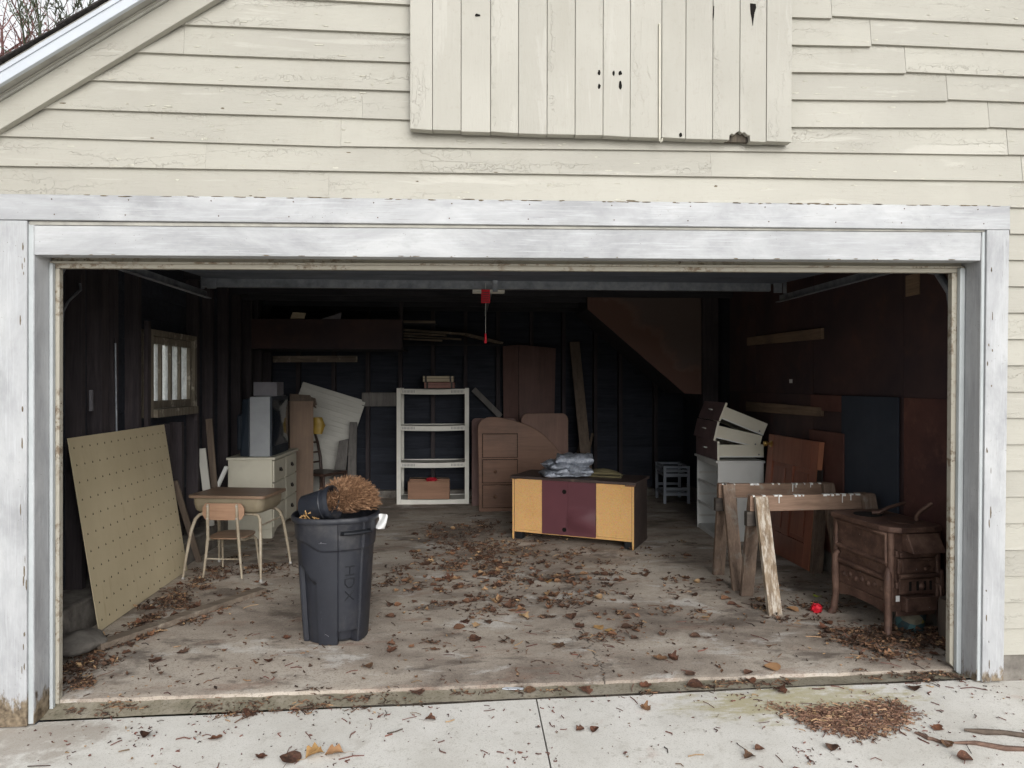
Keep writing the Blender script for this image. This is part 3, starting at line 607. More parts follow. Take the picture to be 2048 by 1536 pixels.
for k in range(13):
    x = -2.0 + k * .385 + rf.uniform(-.03, .03)
    for dz__ in (.026, .098):
        q = MB().lathe([(.0032, 0), (.003, .0012), (.0005, .0014)], 8).xf(Matrix.Translation((x + rf.uniform(-.02, .02), -.1522, 2.317 + .0038 * (x + 2.2) + dz__)) @ Matrix.Rotation(R(90), 4, 'X')); m.add(q.v, q.f)
P(m, 'nail_heads', M_['rustnail'], kind='stuff')
# side, back and partition walls
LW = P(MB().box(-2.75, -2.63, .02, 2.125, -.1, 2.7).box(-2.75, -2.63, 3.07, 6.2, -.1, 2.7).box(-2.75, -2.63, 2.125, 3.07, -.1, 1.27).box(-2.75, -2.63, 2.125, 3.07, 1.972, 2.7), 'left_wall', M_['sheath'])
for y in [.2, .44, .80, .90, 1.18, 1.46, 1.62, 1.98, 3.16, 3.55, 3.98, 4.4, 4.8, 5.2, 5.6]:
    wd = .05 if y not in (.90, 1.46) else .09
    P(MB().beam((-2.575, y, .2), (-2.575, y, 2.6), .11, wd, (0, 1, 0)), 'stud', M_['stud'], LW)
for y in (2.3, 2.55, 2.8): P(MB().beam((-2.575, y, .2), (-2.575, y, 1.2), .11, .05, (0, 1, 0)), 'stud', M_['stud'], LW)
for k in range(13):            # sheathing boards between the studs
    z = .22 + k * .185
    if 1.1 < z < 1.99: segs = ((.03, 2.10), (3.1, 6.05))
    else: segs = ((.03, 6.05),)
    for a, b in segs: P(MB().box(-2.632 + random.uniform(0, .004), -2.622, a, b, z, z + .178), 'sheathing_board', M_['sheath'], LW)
P(MB().box(-2.72, -2.385, .03, 6.1, -.05, .2), 'footing', M_['footing'], LW, bevel=.02)
# window in the left wall
WN = P(MB().box(-2.60, -2.50, 2.125, 2.175, 1.27, 1.972).box(-2.60, -2.50, 3.02, 3.07, 1.27, 1.972).box(-2.60, -2.50, 2.175, 3.02, 1.925, 1.972).box(-2.60, -2.47, 2.175, 3.02, 1.27, 1.335), 'window', M_['winframe'])
P(MB().box(-2.585, -2.53, 2.18, 2.205, 1.34, 1.92).box(-2.585, -2.53, 2.985, 3.015, 1.34, 1.92).box(-2.585, -2.53, 2.205, 2.985, 1.865, 1.92).box(-2.585, -2.53, 2.205, 2.985, 1.34, 1.40), 'sash', M_['winframe'], WN)
yy = [2.205, 2.40, 2.595, 2.79, 2.985]
for k in range(3): P(MB().box(-2.58, -2.535, yy[k + 1] - .014, yy[k + 1] + .014, 1.40, 1.865), 'muntin', M_['winframe'], WN)
for k in range(4): P(MB().box(-2.562, -2.558, yy[k] + (.014 if k else 0) + .001, yy[k + 1] - (.014 if k < 3 else 0) - .001, 1.401, 1.864), 'pane', M_['glass'], WN)
P(MB().box(-2.53, -2.50, 2.07, 2.122, 1.2, 2.03).box(-2.53, -2.50, 3.073, 3.12, 1.2, 2.03), 'inner_trim', M_['stud'], WN)

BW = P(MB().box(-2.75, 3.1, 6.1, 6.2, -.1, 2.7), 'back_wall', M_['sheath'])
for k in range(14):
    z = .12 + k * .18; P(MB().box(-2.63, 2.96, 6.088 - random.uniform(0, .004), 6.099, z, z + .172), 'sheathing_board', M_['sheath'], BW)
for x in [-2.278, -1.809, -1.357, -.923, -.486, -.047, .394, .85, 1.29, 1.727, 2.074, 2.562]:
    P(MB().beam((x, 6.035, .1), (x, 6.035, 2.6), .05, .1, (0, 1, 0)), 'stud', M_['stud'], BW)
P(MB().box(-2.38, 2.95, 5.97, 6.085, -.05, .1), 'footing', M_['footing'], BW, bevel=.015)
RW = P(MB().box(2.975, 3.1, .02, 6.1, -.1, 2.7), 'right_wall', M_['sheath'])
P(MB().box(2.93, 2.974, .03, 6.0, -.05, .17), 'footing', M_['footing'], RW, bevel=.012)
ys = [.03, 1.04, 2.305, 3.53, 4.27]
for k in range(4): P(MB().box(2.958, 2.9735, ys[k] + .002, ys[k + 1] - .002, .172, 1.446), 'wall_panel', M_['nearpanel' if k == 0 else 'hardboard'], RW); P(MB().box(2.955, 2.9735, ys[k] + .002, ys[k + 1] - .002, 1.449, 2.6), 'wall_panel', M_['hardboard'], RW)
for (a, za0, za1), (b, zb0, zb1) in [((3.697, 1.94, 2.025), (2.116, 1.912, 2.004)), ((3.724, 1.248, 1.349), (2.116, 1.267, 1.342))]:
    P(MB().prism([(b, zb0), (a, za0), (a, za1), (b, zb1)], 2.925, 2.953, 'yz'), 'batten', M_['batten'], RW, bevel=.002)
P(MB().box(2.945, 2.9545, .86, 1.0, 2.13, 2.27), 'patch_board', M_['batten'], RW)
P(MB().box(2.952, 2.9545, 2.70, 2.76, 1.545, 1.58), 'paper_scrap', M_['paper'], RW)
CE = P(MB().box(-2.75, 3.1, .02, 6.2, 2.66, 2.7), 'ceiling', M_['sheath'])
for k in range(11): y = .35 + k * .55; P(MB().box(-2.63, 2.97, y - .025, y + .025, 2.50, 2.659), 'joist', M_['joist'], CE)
P(MB().box(3.1, 5.25, .02, .06, -.1, 2.7).box(5.15, 5.25, .06, 6.2, -.1, 2.7).box(3.1, 5.15, 6.1, 6.2, -.1, 2.7), 'side_room_wall', M_['sheath'])
P(MB().prism([(-2.75, 2.7), (5.25, 2.7), (5.25, rakeR(5.25) + .2), (XC, rake(XC) + .2), (-2.75, rake(-2.75) + .2)], 6.11, 6.2), 'back_gable', M_['sheath'])

# boxed-in stair against the partition
ST = thing('staircase', 'boxed underside of stairs with brown stained panel and post', 'stairs', (2.4, 4.6, 0))
P(MB().prism([(1.383, 2.64), (1.383, 2.409), (1.42, 2.38), (2.541, 1.42), (2.738, 1.41), (2.738, 2.64)], 4.60, 4.62), 'side_panel', M_['stairpanel'], ST, bevel=.002)
P(MB().prism([(1.383, 2.64), (1.383, 2.409), (2.541, 1.42), (2.738, 1.41), (2.95, 1.2), (2.95, 2.64)], 4.625, 5.45), 'stair_box', M_['joist'], ST)
P(MB().box(2.742, 2.93, 4.56, 4.70, 0, 2.64), 'post', M_['stud'], ST, bevel=.004)

# overhead storage with lumber on it
OS = thing('storage_rack', 'dark overhead storage shelf hung along the back of the garage', 'shelf', (-1.7, 4.8, 1.945))
P(MB().box(-2.62, -.785, 4.78, 4.80, 1.945, 2.29), 'front_panel', M_['hardboard'], OS); P(MB().box(-2.62, -.785, 4.80, 5.6, 1.945, 1.965), 'deck', M_['joist'], OS)
for x in (-2.5, -.82): P(MB().box(x, x + .04, 4.84, 4.88, 1.965, 2.655), 'hanger', M_['stud'], OS)
def lum(name, label, p, q, wd, ht, mat='lumber', cat='board', group='spare lumber', up=(0, 0, 1), bevel=.002):
    o = MB().beam(p, q, wd, ht, up).build(name, M_[mat], bevel=bevel); return tag(o, label, cat, group)
lum('lumber', 'grey board fixed flat along the back wall above the television', (-2.60, 5.97, 1.86), (-1.49, 5.97, 1.865), .02, .085)
for i, (p, q, a, b, lb) in enumerate([((-.86, 5.9, 2.25), (-.05, 5.75, 2.185), .09, .03, 'uppermost thin strip of the lumber bundle near the red release handle'), ((-.87, 5.85, 2.20), (-.30, 5.75, 2.17), .08, .025, 'short pale strip with white end in the lumber bundle'), ((-.88, 5.8, 2.165), (-.1, 5.8, 2.12), .08, .022, 'middle strip of the lumber bundle under the storage shelf end'), ((-.88, 5.72, 2.12), (-.35, 5.75, 2.10), .07, .02, 'lowest strip of the lumber bundle, shortest of all'), ((-.05, 5.85, 2.19), (.45, 5.9, 2.07), .11, .04, 'dark plank sloping down to the tall red brown closet leaves')]):
    lum('lumber', lb, p, q, a, b)
BR_ = MB().box(-.9, .45, 5.80, 5.84, 2.04, 2.06).build('lumber_bracket', M_['joist'], G, world=True)
lum('lumber', 'pale stick lying on top edge of the storage shelf', (-.93, 5.3, 2.31), (-.42, 5.3, 2.305), .05, .03)
MB().box(-1.0, -.4, 5.28, 5.32, 2.27, 2.289).build('shelf_bracket', M_['joist'], OS, world=True)
tag(MB().prism([(-2.08, 2.293), (-1.92, 2.293), (-1.9, 2.36), (-2.05, 2.37)], 4.785, 4.799).build('paper_sheet', M_['case2']), 'yellowish paper sheet on top edge of the dark storage shelf', 'paper')
tag(MB().prism([(-1.72, 2.293), (-1.5, 2.293), (-1.49, 2.37)], 4.785, 4.799).build('paper_sheet', M_['greybox']), 'grey triangular card scrap on the dark storage shelf', 'paper')
tag(MB().box(-1.42, -.93, 5.90, 5.984, 1.233, 1.415).build('wooden_shelf_box', M_['lumber_grey'], bevel=.003), 'short wide grey wooden box beam between studs left of shelving', 'board')

# raised sectional door, its tracks and release cord
GD = thing('garage_door', 'grey sectional garage door rolled up overhead with galvanised strut', 'garage door', (0.2, 2.15, 2.34))
for k in range(4):
    y0 = .30 + k * .465; z0 = 2.30 + .018 * k
    P(MB().hexa([(-2.05, y0, z0), (2.58, y0, z0), (2.58, y0 + .46, z0 + .018), (-2.05, y0 + .46, z0 + .018), (-2.05, y0, z0 + .04), (2.58, y0, z0 + .04), (2.58, y0 + .46, z0 + .058), (-2.05, y0 + .46, z0 + .058)]), 'door_section', M_['doorsteel'], GD, bevel=.004)
P(MB().prism([(2.10, 2.305), (2.10, 2.398), (2.14, 2.398), (2.14, 2.385), (2.112, 2.385), (2.112, 2.318), (2.14, 2.318), (2.14, 2.305)], -2.10, 2.49, 'yz'), 'strut', M_['galv'], GD)
P(MB().box(-2.02, 2.5, .22, .30, 2.19, 2.235), 'bottom_seal', M_['doorsteel'], GD)
for sgn, x in ((-1, -2.13), (1, 2.655)):
    P(MB().box(x - .02, x + .02, .55, 2.34, 2.24, 2.245).box(x - .02 if sgn < 0 else x + .016, x - .016 if sgn < 0 else x + .02, .55, 2.34, 2.2455, 2.30), 'horizontal_track', M_['galv'], GD)
    m = MB().tube([(x, .11, .02), (x, .11, 1.9), (x, .14, 2.05), (x, .25, 2.18), (x, .45, 2.235), (x, .56, 2.25)], .022, 8); P(m, 'vertical_track', M_['galv'], GD, smooth=40)
    P(MB().box(x - sgn * .11 - .035, x - sgn * .11 + .035, 2.08, 2.0985, 2.29, 2.41), 'end_hinge', M_['galv'], GD, bevel=.003)
    P(MB().beam((x, 2.2, 2.30), (x, 2.2, 2.65), .03, .004, (0, 1, 0)), 'track_hanger', M_['galv'], GD)
for x in (-.62, .0, 1.2): P(MB().box(x - .025, x + .025, 2.06, 2.0985, 2.375, 2.405), 'hinge', M_['galv'], GD)
P(MB().box(.19, .23, 2.06, 2.0985, 2.28, 2.42).tube([(.21, 2.05, 2.36), (.21, 2.4, 2.42), (.21, 5.9, 2.46)], .02, 8), 'opener_rail', M_['galv'], GD)
P(MB().box(.03, .30, 2.35, 2.45, 2.31, 2.335), 'opener_bracket', M_['shelfpl'], GD)
RH = thing('release_handle', 'red emergency release tag and pull knob on white cord', 'release handle', (.133, 2.07, 1.9))
RH2 = MB().box(.098, .168, 2.066, 2.072, 2.187, 2.296); tg = P(RH2, 'tag_plate', M_['redplastic'], RH, bevel=.002)
P(MB().tube([(.133, 2.069, 2.35), (.133, 2.069, 1.93)], .0025, 6), 'cord', M_['cord'], RH)
P(MB().lathe([(.004, .045), (.009, .04), (.009, .0), (.012, -.03), (.006, -.034)], 10, (.133, 2.069, 1.90)), 'knob', M_['redplastic'], RH, smooth=40)
for k in range(5): P(MB().box(.106, .160, 2.0648, 2.0662, 2.20 + k * .017, 2.206 + k * .017), 'printed_line', M_['maroon'], RH)

# neighbour's house seen through the dirty panes
NH = thing('neighbour_house', 'neighbouring white sided house seen through the dirty panes', 'house', (-6.2, 15, -.24))
hw = P(MB().prism([(-7.2, -.24), (-4.2, -.24), (-4.2, 2.5), (-5.7, 3.6), (-7.2, 2.5)], 12.5, 17), 'wall', M_['nsiding'], NH)
for k in range(22): P(MB().hexa([(-7.2, 12.475, -.2 + k * .125), (-4.2, 12.475, -.2 + k * .125), (-4.2, 12.498, -.2 + k * .125), (-7.2, 12.498, -.2 + k * .125), (-7.2, 12.488, -.08 + k * .125), (-4.2, 12.488, -.08 + k * .125), (-4.2, 12.498, -.08 + k * .125), (-7.2, 12.498, -.08 + k * .125)]), 'siding_course', M_['nsiding'], hw)
P(MB().prism([(-7.5, 2.3), (-5.7, 3.62), (-5.7, 3.76), (-7.6, 2.38)], 12.2, 17.2).prism([(-5.7, 3.62), (-3.9, 2.3), (-3.8, 2.38), (-5.7, 3.76)], 12.2, 17.2), 'roof', M_['nroof'], NH)

# trees behind the garage at the left
def tree(name, label, base, h, seed, twigmat, lean=(0, 0), tuft=None, spread=1.0, depth=5, group='trees behind the garage'):
    rnd = random.Random(seed); t = thing(name, label, 'tree', base, group=group)
    trunk = MB(); crown = MB()
    def grow(p, d, L, r, lev):
        n = 4; pts = [p]; q = Vector(p); dd = Vector(d)
        for i in range(n):
            dd = (dd + Vector((rnd.uniform(-.22, .22), rnd.uniform(-.22, .22), rnd.uniform(-.1, .16)))).normalized(); q = q + dd * L / n; pts.append(q.copy())
        r1 = r * .6; rs = [r + (r1 - r) * i / n for i in range(n + 1)]
        (trunk if lev < 3 else crown).tube(pts, rs, 6 if lev < 2 else 4 if lev < 4 else 3, cap=False)
        if lev >= depth:
            if tuft: tuft(crown, pts, rnd)
            return
        k = 3 if lev < 2 else rnd.choice((3, 4, 4))
        for j in range(k):
            a = rnd.uniform(.35, .85) * spread; ax = dd.orthogonal().normalized(); ax.rotate(Matrix.Rotation(rnd.uniform(0, 6.283), 3, dd)); nd = dd.copy(); nd.rotate(Matrix.Rotation(a, 3, ax))
            nd.z += .12; nd.normalize(); i0 = rnd.choice((2, 3, 4)) if j else 4
            grow(pts[i0], nd, L * rnd.uniform(.6, .82), max(rs[i0] * .72, .004), lev + 1)
    grow(Vector((0, 0, 0)), Vector((lean[0], lean[1], 1)).normalized(), h * .34, h * .026, 0)
    trunk.build('trunk', M_['bark'], t, smooth=60); crown.build('crown', M_[twigmat], t); return t
def buds(m, pts, rnd):
    for i in range(5):
        p = pts[rnd.randrange(5)] + Vector((rnd.gauss(0, .03), rnd.gauss(0, .03), rnd.gauss(0, .03))); s_ = rnd.uniform(.012, .03)
        a = Vector((rnd.uniform(-1, 1), rnd.uniform(-1, 1), rnd.uniform(-1, 1))) * s_; b = Vector((rnd.uniform(-1, 1), rnd.uniform(-1, 1), rnd.uniform(-1, 1))) * s_
        m.add([p - a, p + b, p + a, p - b], [(0, 1, 2, 3)])
def needles(m, pts, rnd):
    for i in range(13):
        k = rnd.randrange(4); p = pts[k].lerp(pts[k + 1], rnd.random()); d = (pts[k + 1] - pts[k]).normalized() * .5 + Vector((rnd.gauss(0, .6), rnd.gauss(0, .6), rnd.gauss(.3, .5))); d = d.normalized() * rnd.uniform(.05, .10); s_ = d.orthogonal().normalized() * .010
        m.add([p - s_, p + s_, p + d], [(0, 1, 2)])
tree('bare_tree', 'bare spreading tree with grey limbs behind garage roof at left', (-8.9, 9.6, -.24), 11.5, 3, 'twigred', (.05, -.1))
tree('budding_tree', 'thin tree with reddish budding twigs beside the roof edge', (-7.6, 10.2, -.24), 11.0, 8, 'twigred', (-.03, 0), buds)
tree('budding_tree', 'reddish budding tree farthest left, nearest the roof corner', (-9.4, 11.2, -.24), 11.5, 15, 'twigred', (.04, 0), buds)
tree('budding_tree', 'slender reddish budding tree between the bare tree and evergreen', (-8.2, 9.0, -.24), 9.6, 27, 'twigred', (.02, 0), buds)
tree('evergreen_tree', 'dark green evergreen with tufted shoots rising above roof edge', (-7.2, 8.4, -.24), 8.1, 21, 'needle', (0, 0), needles, .8)
# ================================================================= things at the left
# --- leaning pegboard
PB = thing('pegboard', 'large tan pegboard sheet leaning against the left wall studs', 'pegboard', M=frame((-2.29, .915, .004), (-.03, 1.44, 0), (-.185, 0, 1.2)))
MB().box(0, 1.46, -.003, .003, 0, 1.215).build('sheet', M_['peg'], PB)
m = MB()
for j in range(11):
    for i in range(15):
        x = .05 + i * .097 + random.uniform(-.002, .002); z = .06 + j * .109
        for s_ in (-1, 1): m.beam((x + s_ * .0055, .0033, z - .006), (x, .0033, z + .006), .003, .0025, (0, 1, 0)); m.beam((x + s_ * .0055, -.0033, z - .006), (x, -.0033, z + .006), .003, .0025, (0, 1, 0))
m.build('peg_slots', M_['slot'], PB)

# --- school desk
SD = thing('school_desk', 'small school desk with taupe metal book box and splayed legs', 'desk', (-1.885, 2.318, 0), -9)
def rrect(w2, d2, r, n=5):
    pts = []
    for cx, cy, a0 in ((w2 - r, d2 - r, 0), (-w2 + r, d2 - r, 90), (-w2 + r, -d2 + r, 180), (w2 - r, -d2 + r, 270)):
        for k in range(n + 1): t = R(a0 + 90 * k / n); pts.append((cx + r * math.cos(t), cy + r * math.sin(t)))
    return pts
MB().prism(rrect(.315, .225, .03), .632, .656, 'xy').build('desktop', M_['desktop'], SD, bevel=.003, smooth=40)
m = MB(); prof = [(.295, .205, .631), (.295, .205, .585), (.285, .195, .535), (.262, .172, .512), (.2, .12, .508)]
rings = [[(x, y, z) for x, y in rrect(a, b, .06, 6)] for a, b, z in prof]; k = len(rings[0])
vs = [p for r in rings for p in r]; fs_ = []
for i in range(len(rings) - 1):
    for j in range(k): fs_.append((i * k + j, i * k + (j + 1) % k, (i + 1) * k + (j + 1) % k, (i + 1) * k + j))
fs_.append(tuple((len(rings) - 1) * k + j for j in range(k))); fs_.append(tuple(range(k)))
m.add(vs, fs_).build('book_box', M_['deskbox'], SD, smooth=50)
for sx in (-1, 1):
    for sy in (-1, 1):
        pts = [(sx * .10, sy * .14, .502), (sx * .20, sy * .15, .502), (sx * .245, sy * .165, .492), (sx * .268, sy * .185, .462), (sx * .285, sy * .215, .38), (sx * .305, sy * .255, .18), (sx * .318, sy * .28, .02)]
        o = MB().tube(pts, [.0135, .0135, .0135, .0135, .0135, .012, .009], 10).build('leg', M_['tubeleg'], SD, smooth=50)
        MB().lathe([(.012, 0), (.014, .006), (.010, .02)], 10, (sx * .318, sy * .28, 0)).build('glide', M_['rubber'], o, smooth=40)
MB().tube([(.275, -.2, .42), (.275, .2, .42)], .008, 8).build('side_brace', M_['tubeleg'], SD, smooth=50)
# --- school chair, its back to the door
SH = thing('school_chair', 'child sized school chair with orange plywood backrest pushed under desk', 'chair', (-1.92, 2.05, 0), -6)
def arc(xa, xb, z0, z1, bow, th, n=14):
    def f(u, v):
        x = xa + (xb - xa) * u; y = bow * (1 - (2 * u - 1) ** 2); e = abs(2 * u - 1); sh = (z1 - z0) * .28 * max(0, (e - .82) / .18) ** 2; return (x, y, z0 + sh + (z1 - z0 - 2 * sh) * v)
    m = MB().grid(lambda u, v: f(u, v), n, 6); b = len(m.v); m.grid(lambda u, v: (f(u, v)[0], f(u, v)[1] + th, f(u, v)[2]), n, 6)
    for i in range(n): m.f.append((i, i + 1, b + i + 1, b + i)); j = 6 * (n + 1); m.f.append((j + i, b + j + i, b + j + i + 1, j + i + 1))
    for v in range(6): a = v * (n + 1); m.f.append((a, b + a, b + a + n + 1, a + n + 1)); a += n; m.f.append((a, a + n + 1, b + a + n + 1, b + a))
    return m
arc(-.165, .165, .475, .605, -.012, .011).build('backrest', M_['plywood'], SH, smooth=50, label='orange brown plywood backrest with rounded ends')
for sx in (-1, 1):
    MB().tube([(sx * .115, -.018, .60), (sx * .118, -.014, .46), (sx * .122, .0, .34), (sx * .135, -.005, .2), (sx * .155, -.015, .02)], [.009, .0125, .0125, .011, .008], 10).build('rear_leg', M_['tubeleg'], SH, smooth=50)
    MB().tube([(sx * .12, .0, .325), (sx * .125, .1, .30), (sx * .13, .26, .295), (sx * .14, .29, .27), (sx * .155, .33, .02)], [.011, .011, .011, .011, .008], 10).build('front_leg', M_['tubeleg'], SH, smooth=50)
    for z in (.49, .585): MB().lathe([(.006, -.003), (.006, .003)], 8).xf(Matrix.Translation((sx * .116, -.03, z)) @ Matrix.Rotation(R(90), 4, 'X')).build('bolt', M_['rubber'], SH)
pts = [(.16 * math.copysign(abs(math.cos(t)) ** .6, math.cos(t)), .17 + .16 * math.copysign(abs(math.sin(t)) ** .7, math.sin(t))) for t in [2 * math.pi * k / 28 for k in range(28)]]
MB().prism(pts, .318, .330, 'xy').build('seat', M_['seatply'], SH, bevel=.003, smooth=40)
MB().tube([(-.13, -.003, .17), (-.05, .05, .155), (.05, .05, .155), (.13, -.003, .17)], .006, 8).build('stretcher', M_['tubeleg'], SH, smooth=50)

# --- cream dresser along the wall, drawers facing into the garage
DR = thing('dresser', 'cream painted six drawer dresser standing side on under the television', 'dresser', (-2.16, 4.03, 0), 0)
MB().box(-.225, .205, -.47, .47, .09, .78).build('carcass', M_['dresser'], DR, bevel=.004)
MB().prism(rrect(.238, .49, .012, 3), .781, .806, 'xy').build('top', M_['dresser'], DR, bevel=.004)
m = MB(); m.box(-.225, .195, -.471, -.455, .0, .0895).build('side_foot', M_['dresser'], DR)
poly = [(-.47, .0), (-.40, 0), (-.385, .03), (-.36, .05), (-.33, .045), (-.30, .07), (-.1, .075), (0, .06), (.1, .075), (.30, .07), (.33, .045), (.36, .05), (.385, .03), (.40, 0), (.47, 0), (.47, .0885), (-.47, .0885)]
MB().prism(poly, .19, .204, 'yz').build('scalloped_skirt', M_['dresser'], DR)
for r_ in range(3):
    z0 = .105 + r_ * .225; 
    for c in range(2):
        y0 = -.462 + c * .465; d = MB().box(.2055, .222, y0 + .006, y0 + .456, z0, z0 + .213).build('drawer_front', M_['dresser'], DR, bevel=.006)
        MB().box(.2222, .229, y0 + .20, y0 + .262, z0 + .09, z0 + .125).tube([(.226, y0 + .195, z0 + .115), (.24, y0 + .205, z0 + .09), (.24, y0 + .255, z0 + .09), (.226, y0 + .265, z0 + .115)], .005, 6).build('pull', M_['darkpull'], d)
MB().box(.2058, .216, -.004, .004, .1, .775).build('divider', M_['dresserline'], DR)

# --- tube television facing into the garage
TV = thing('television', 'bulky tube television with silver grey frame standing on the dresser', 'television', (-2.09, 3.93, .806), 0)
MB().hexa([(-.10, -.32, .0), (.10, -.32, .0), (.10, .34, .0), (-.10, .34, .0), (-.10, -.315, .60), (.10, -.315, .605), (.10, .335, .605), (-.10, .335, .60)]).build('front_housing', M_['tvgrey'], TV, bevel=.008)
MB().hexa([(-.20, -.30, .0), (-.101, -.31, .0), (-.101, .33, .0), (-.20, .31, .0), (-.185, -.28, .57), (-.101, -.305, .59), (-.101, .325, .59), (-.185, .29, .57)]).build('rear_shell', M_['tvblack'], TV, bevel=.012)
MB().box(-.265, -.2005, -.2, .2, .05, .42).build('tube_neck_cover', M_['tvblack'], TV, bevel=.02)
MB().box(.1005, .118, -.318, .338, .006, .60).build('bezel', M_['tvblack'], TV, bevel=.004)
MB().grid(lambda u, v: (.1185 + .012 * (1 - (2 * u - 1) ** 2) * (1 - (2 * v - 1) ** 2), -.285 + .59 * u, .10 + .46 * v), 14, 10).build('screen', M_['screen'], TV, smooth=60)
tag(MB().box(-2.225, -1.985, 3.86, 4.12, 1.412, 1.555).build('cable_box', M_['greybox'], bevel=.004), 'dull grey box resting on top of the tube television', 'box')

# --- tall open carton behind the dresser with a yellow bag
TC = thing('cardboard_carton', 'tall open cardboard carton with torn flaps standing behind dresser', 'carton', (-2.03, 4.95, 0), 32)
m = MB(); w_, d_ = .14, .13; h_ = 1.33
for a, b, c, d in ((-w_, w_, -d_, -d_ + .006), (-w_, w_, d_ - .006, d_), (-w_, -w_ + .006, -d_ + .0065, d_ - .0065)): m.box(a, b, c, d, 0, h_)
m.build('carton_wall', M_['cardboard'], TC); MB().box(w_ - .006, w_, -d_ + .0065, d_ - .0065, 0, h_).build('carton_wall', M_['carddark'], TC)  # right wall in darker cardboard, its shaded side put into the colour
MB().hexa([(-w_, -d_, h_), (w_, -d_, h_), (w_, -d_ + .006, h_), (-w_, -d_ + .006, h_), (-w_ + .01, -d_ + .03, h_ + .09), (w_ - .02, -d_ + .05, h_ + .07), (w_ - .02, -d_ + .056, h_ + .07), (-w_ + .01, -d_ + .036, h_ + .09)]).build('flap', M_['carddark'], TC)
MB().hexa([(w_, -d_ + .01, h_), (w_ + .006, -d_ + .01, h_), (w_ + .006, d_ - .01, h_), (w_, d_ - .01, h_), (w_ + .05, -d_ + .04, h_ - .09), (w_ + .056, -d_ + .04, h_ - .09), (w_ + .066, d_ - .03, h_ - .06), (w_ + .06, d_ - .03, h_ - .06)]).build('flap', M_['cardboard'], TC)
MB().tube([(.05, -.02, h_ - .1), (.10, -.06, h_ + .05), (.17, -.08, h_ + .02), (.19, -.07, h_ - .05)], .02, 6).build('crumpled_paper', M_['carddark'], TC)
m = MB().grid(lambda u, v: (math.cos(u * 6.283) * (.05 + .03 * math.sin(v * 3.1)) * (1 + .3 * noise.noise((u * 6, v * 5, 1))), math.sin(u * 6.283) * .04 * (1 + .3 * noise.noise((u * 6, v * 5, 9))), .2 * v), 16, 8, True)
o = m.build('plastic_bag', M_['yellow'], smooth=40); o.location = (-1.82, 5.06, .93); tag(o, 'crumpled yellow plastic bag hanging beside the tall carton', 'bag')

# --- dark wooden chair behind the dresser
WC = thing('wooden_chair', 'dark walnut side chair with curved back posts behind the dresser', 'chair', (-1.80, 5.18, 0), 62)
for sx in (-1, 1):
    MB().tube([(sx * .19, .20, 0), (sx * .19, .17, .25), (sx * .19, .165, .45), (sx * .19, .18, .62), (sx * .20, .23, .80), (sx * .21, .285, .92)], [.014, .018, .02, .02, .018, .015], 8).build('back_post', M_['darkwood'], WC, smooth=50)
    MB().tube([(sx * .2, -.19, .0), (sx * .2, -.19, .43)], [.013, .02], 8).build('front_leg', M_['darkwood'], WC, smooth=50)
    MB().tube([(sx * .2, -.19, .18), (sx * .19, .175, .18)], .01, 8).build('stretcher', M_['darkwood'], WC, smooth=50)
for z, y in ((.56, .175), (.68, .195), (.80, .23)): MB().tube([(-.19, y, z), (0, y + .02, z), (.19, y, z)], .012, 8).build('back_slat', M_['darkwood'], WC, smooth=50)
MB().prism([(-.22, -.22), (.22, -.22), (.19, .2), (-.19, .2)], .43, .465, 'xy').build('seat', M_['darkwood'], WC, bevel=.008)

# --- white beadboard sheet, tilted in its plane
BB = thing('beadboard_panel', 'white beadboard panel leaning askew against the back studs', 'panel', M=frame((-1.775, 5.72, .0), (-.955, 0, .297), (-.297, .12, -.955 * -1)))
for k in range(22): MB().box(.0, .86, -.004, .016, .004 + k * .0625, .004 + k * .0625 + .052).build('bead_strip', M_['beadb'], BB, bevel=.002)
MB().box(.0, .86, -.009, -.0045, .0, 1.38).build('backing_sheet', M_['beadb'], BB)
o = MB().hexa([(-1.56, 5.50, 0), (-1.44, 5.50, 0), (-1.44, 5.53, 0), (-1.56, 5.53, 0), (-1.545, 5.68, 1.036), (-1.45, 5.68, 1.036), (-1.45, 5.71, 1.036), (-1.545, 5.71, 1.036)]).build('weathered_plank', M_['lumber_grey'], bevel=.003); tag(o, 'narrow taller grey plank leaning on white beadboard', 'plank', 'grey planks by the beadboard')
o = MB().hexa([(-1.76, 5.38, 0), (-1.58, 5.38, 0), (-1.58, 5.41, 0), (-1.76, 5.41, 0), (-1.66, 5.58, .80), (-1.54, 5.58, .83), (-1.54, 5.61, .83), (-1.66, 5.61, .80)]).build('weathered_plank', M_['lumber_grey'], bevel=.003); tag(o, 'wider shorter grey plank with chipped top leaning on beadboard', 'plank', 'grey planks by the beadboard')

# --- odds along the left wall
o = MB().tube([(-2.508, 1.62, .2), (-2.509, 1.60, 1.0), (-2.51, 1.58, 1.83)], .007, 8).build('metal_rod', M_['galv'], smooth=50); tag(o, 'thin metal rod standing against the left wall studs', 'rod')
o = MB().box(-2.5195, -2.505, 1.245, 1.275, 1.36, 1.50).build('thermometer_strip', M_['greybox'], bevel=.002); tag(o, 'small pale strip fixed to a left wall stud', 'strip')
o = MB().tube([(-2.515, .93, 1.93), (-2.505, .92, 1.99), (-2.505, .98, 2.06), (-2.505, 1.12, 2.15), (-2.515, 1.13, 2.19)], .008, 8).build('conduit', M_['galv'], smooth=50); tag(o, 'bent grey conduit pipe high on the left wall', 'pipe')
o = MB().beam((-2.43, 3.22, .2), (-2.505, 3.20, .93), .07, .018, (0, 1, 0)).build('white_board', M_['beadb'], bevel=.002); tag(o, 'narrow white painted board leaning on left wall behind desk', 'board')
o = MB().beam((-2.33, 3.36, .74), (-2.50, 3.40, .38), .035, .03).build('white_pole', M_['white'], bevel=.003); o2 = o
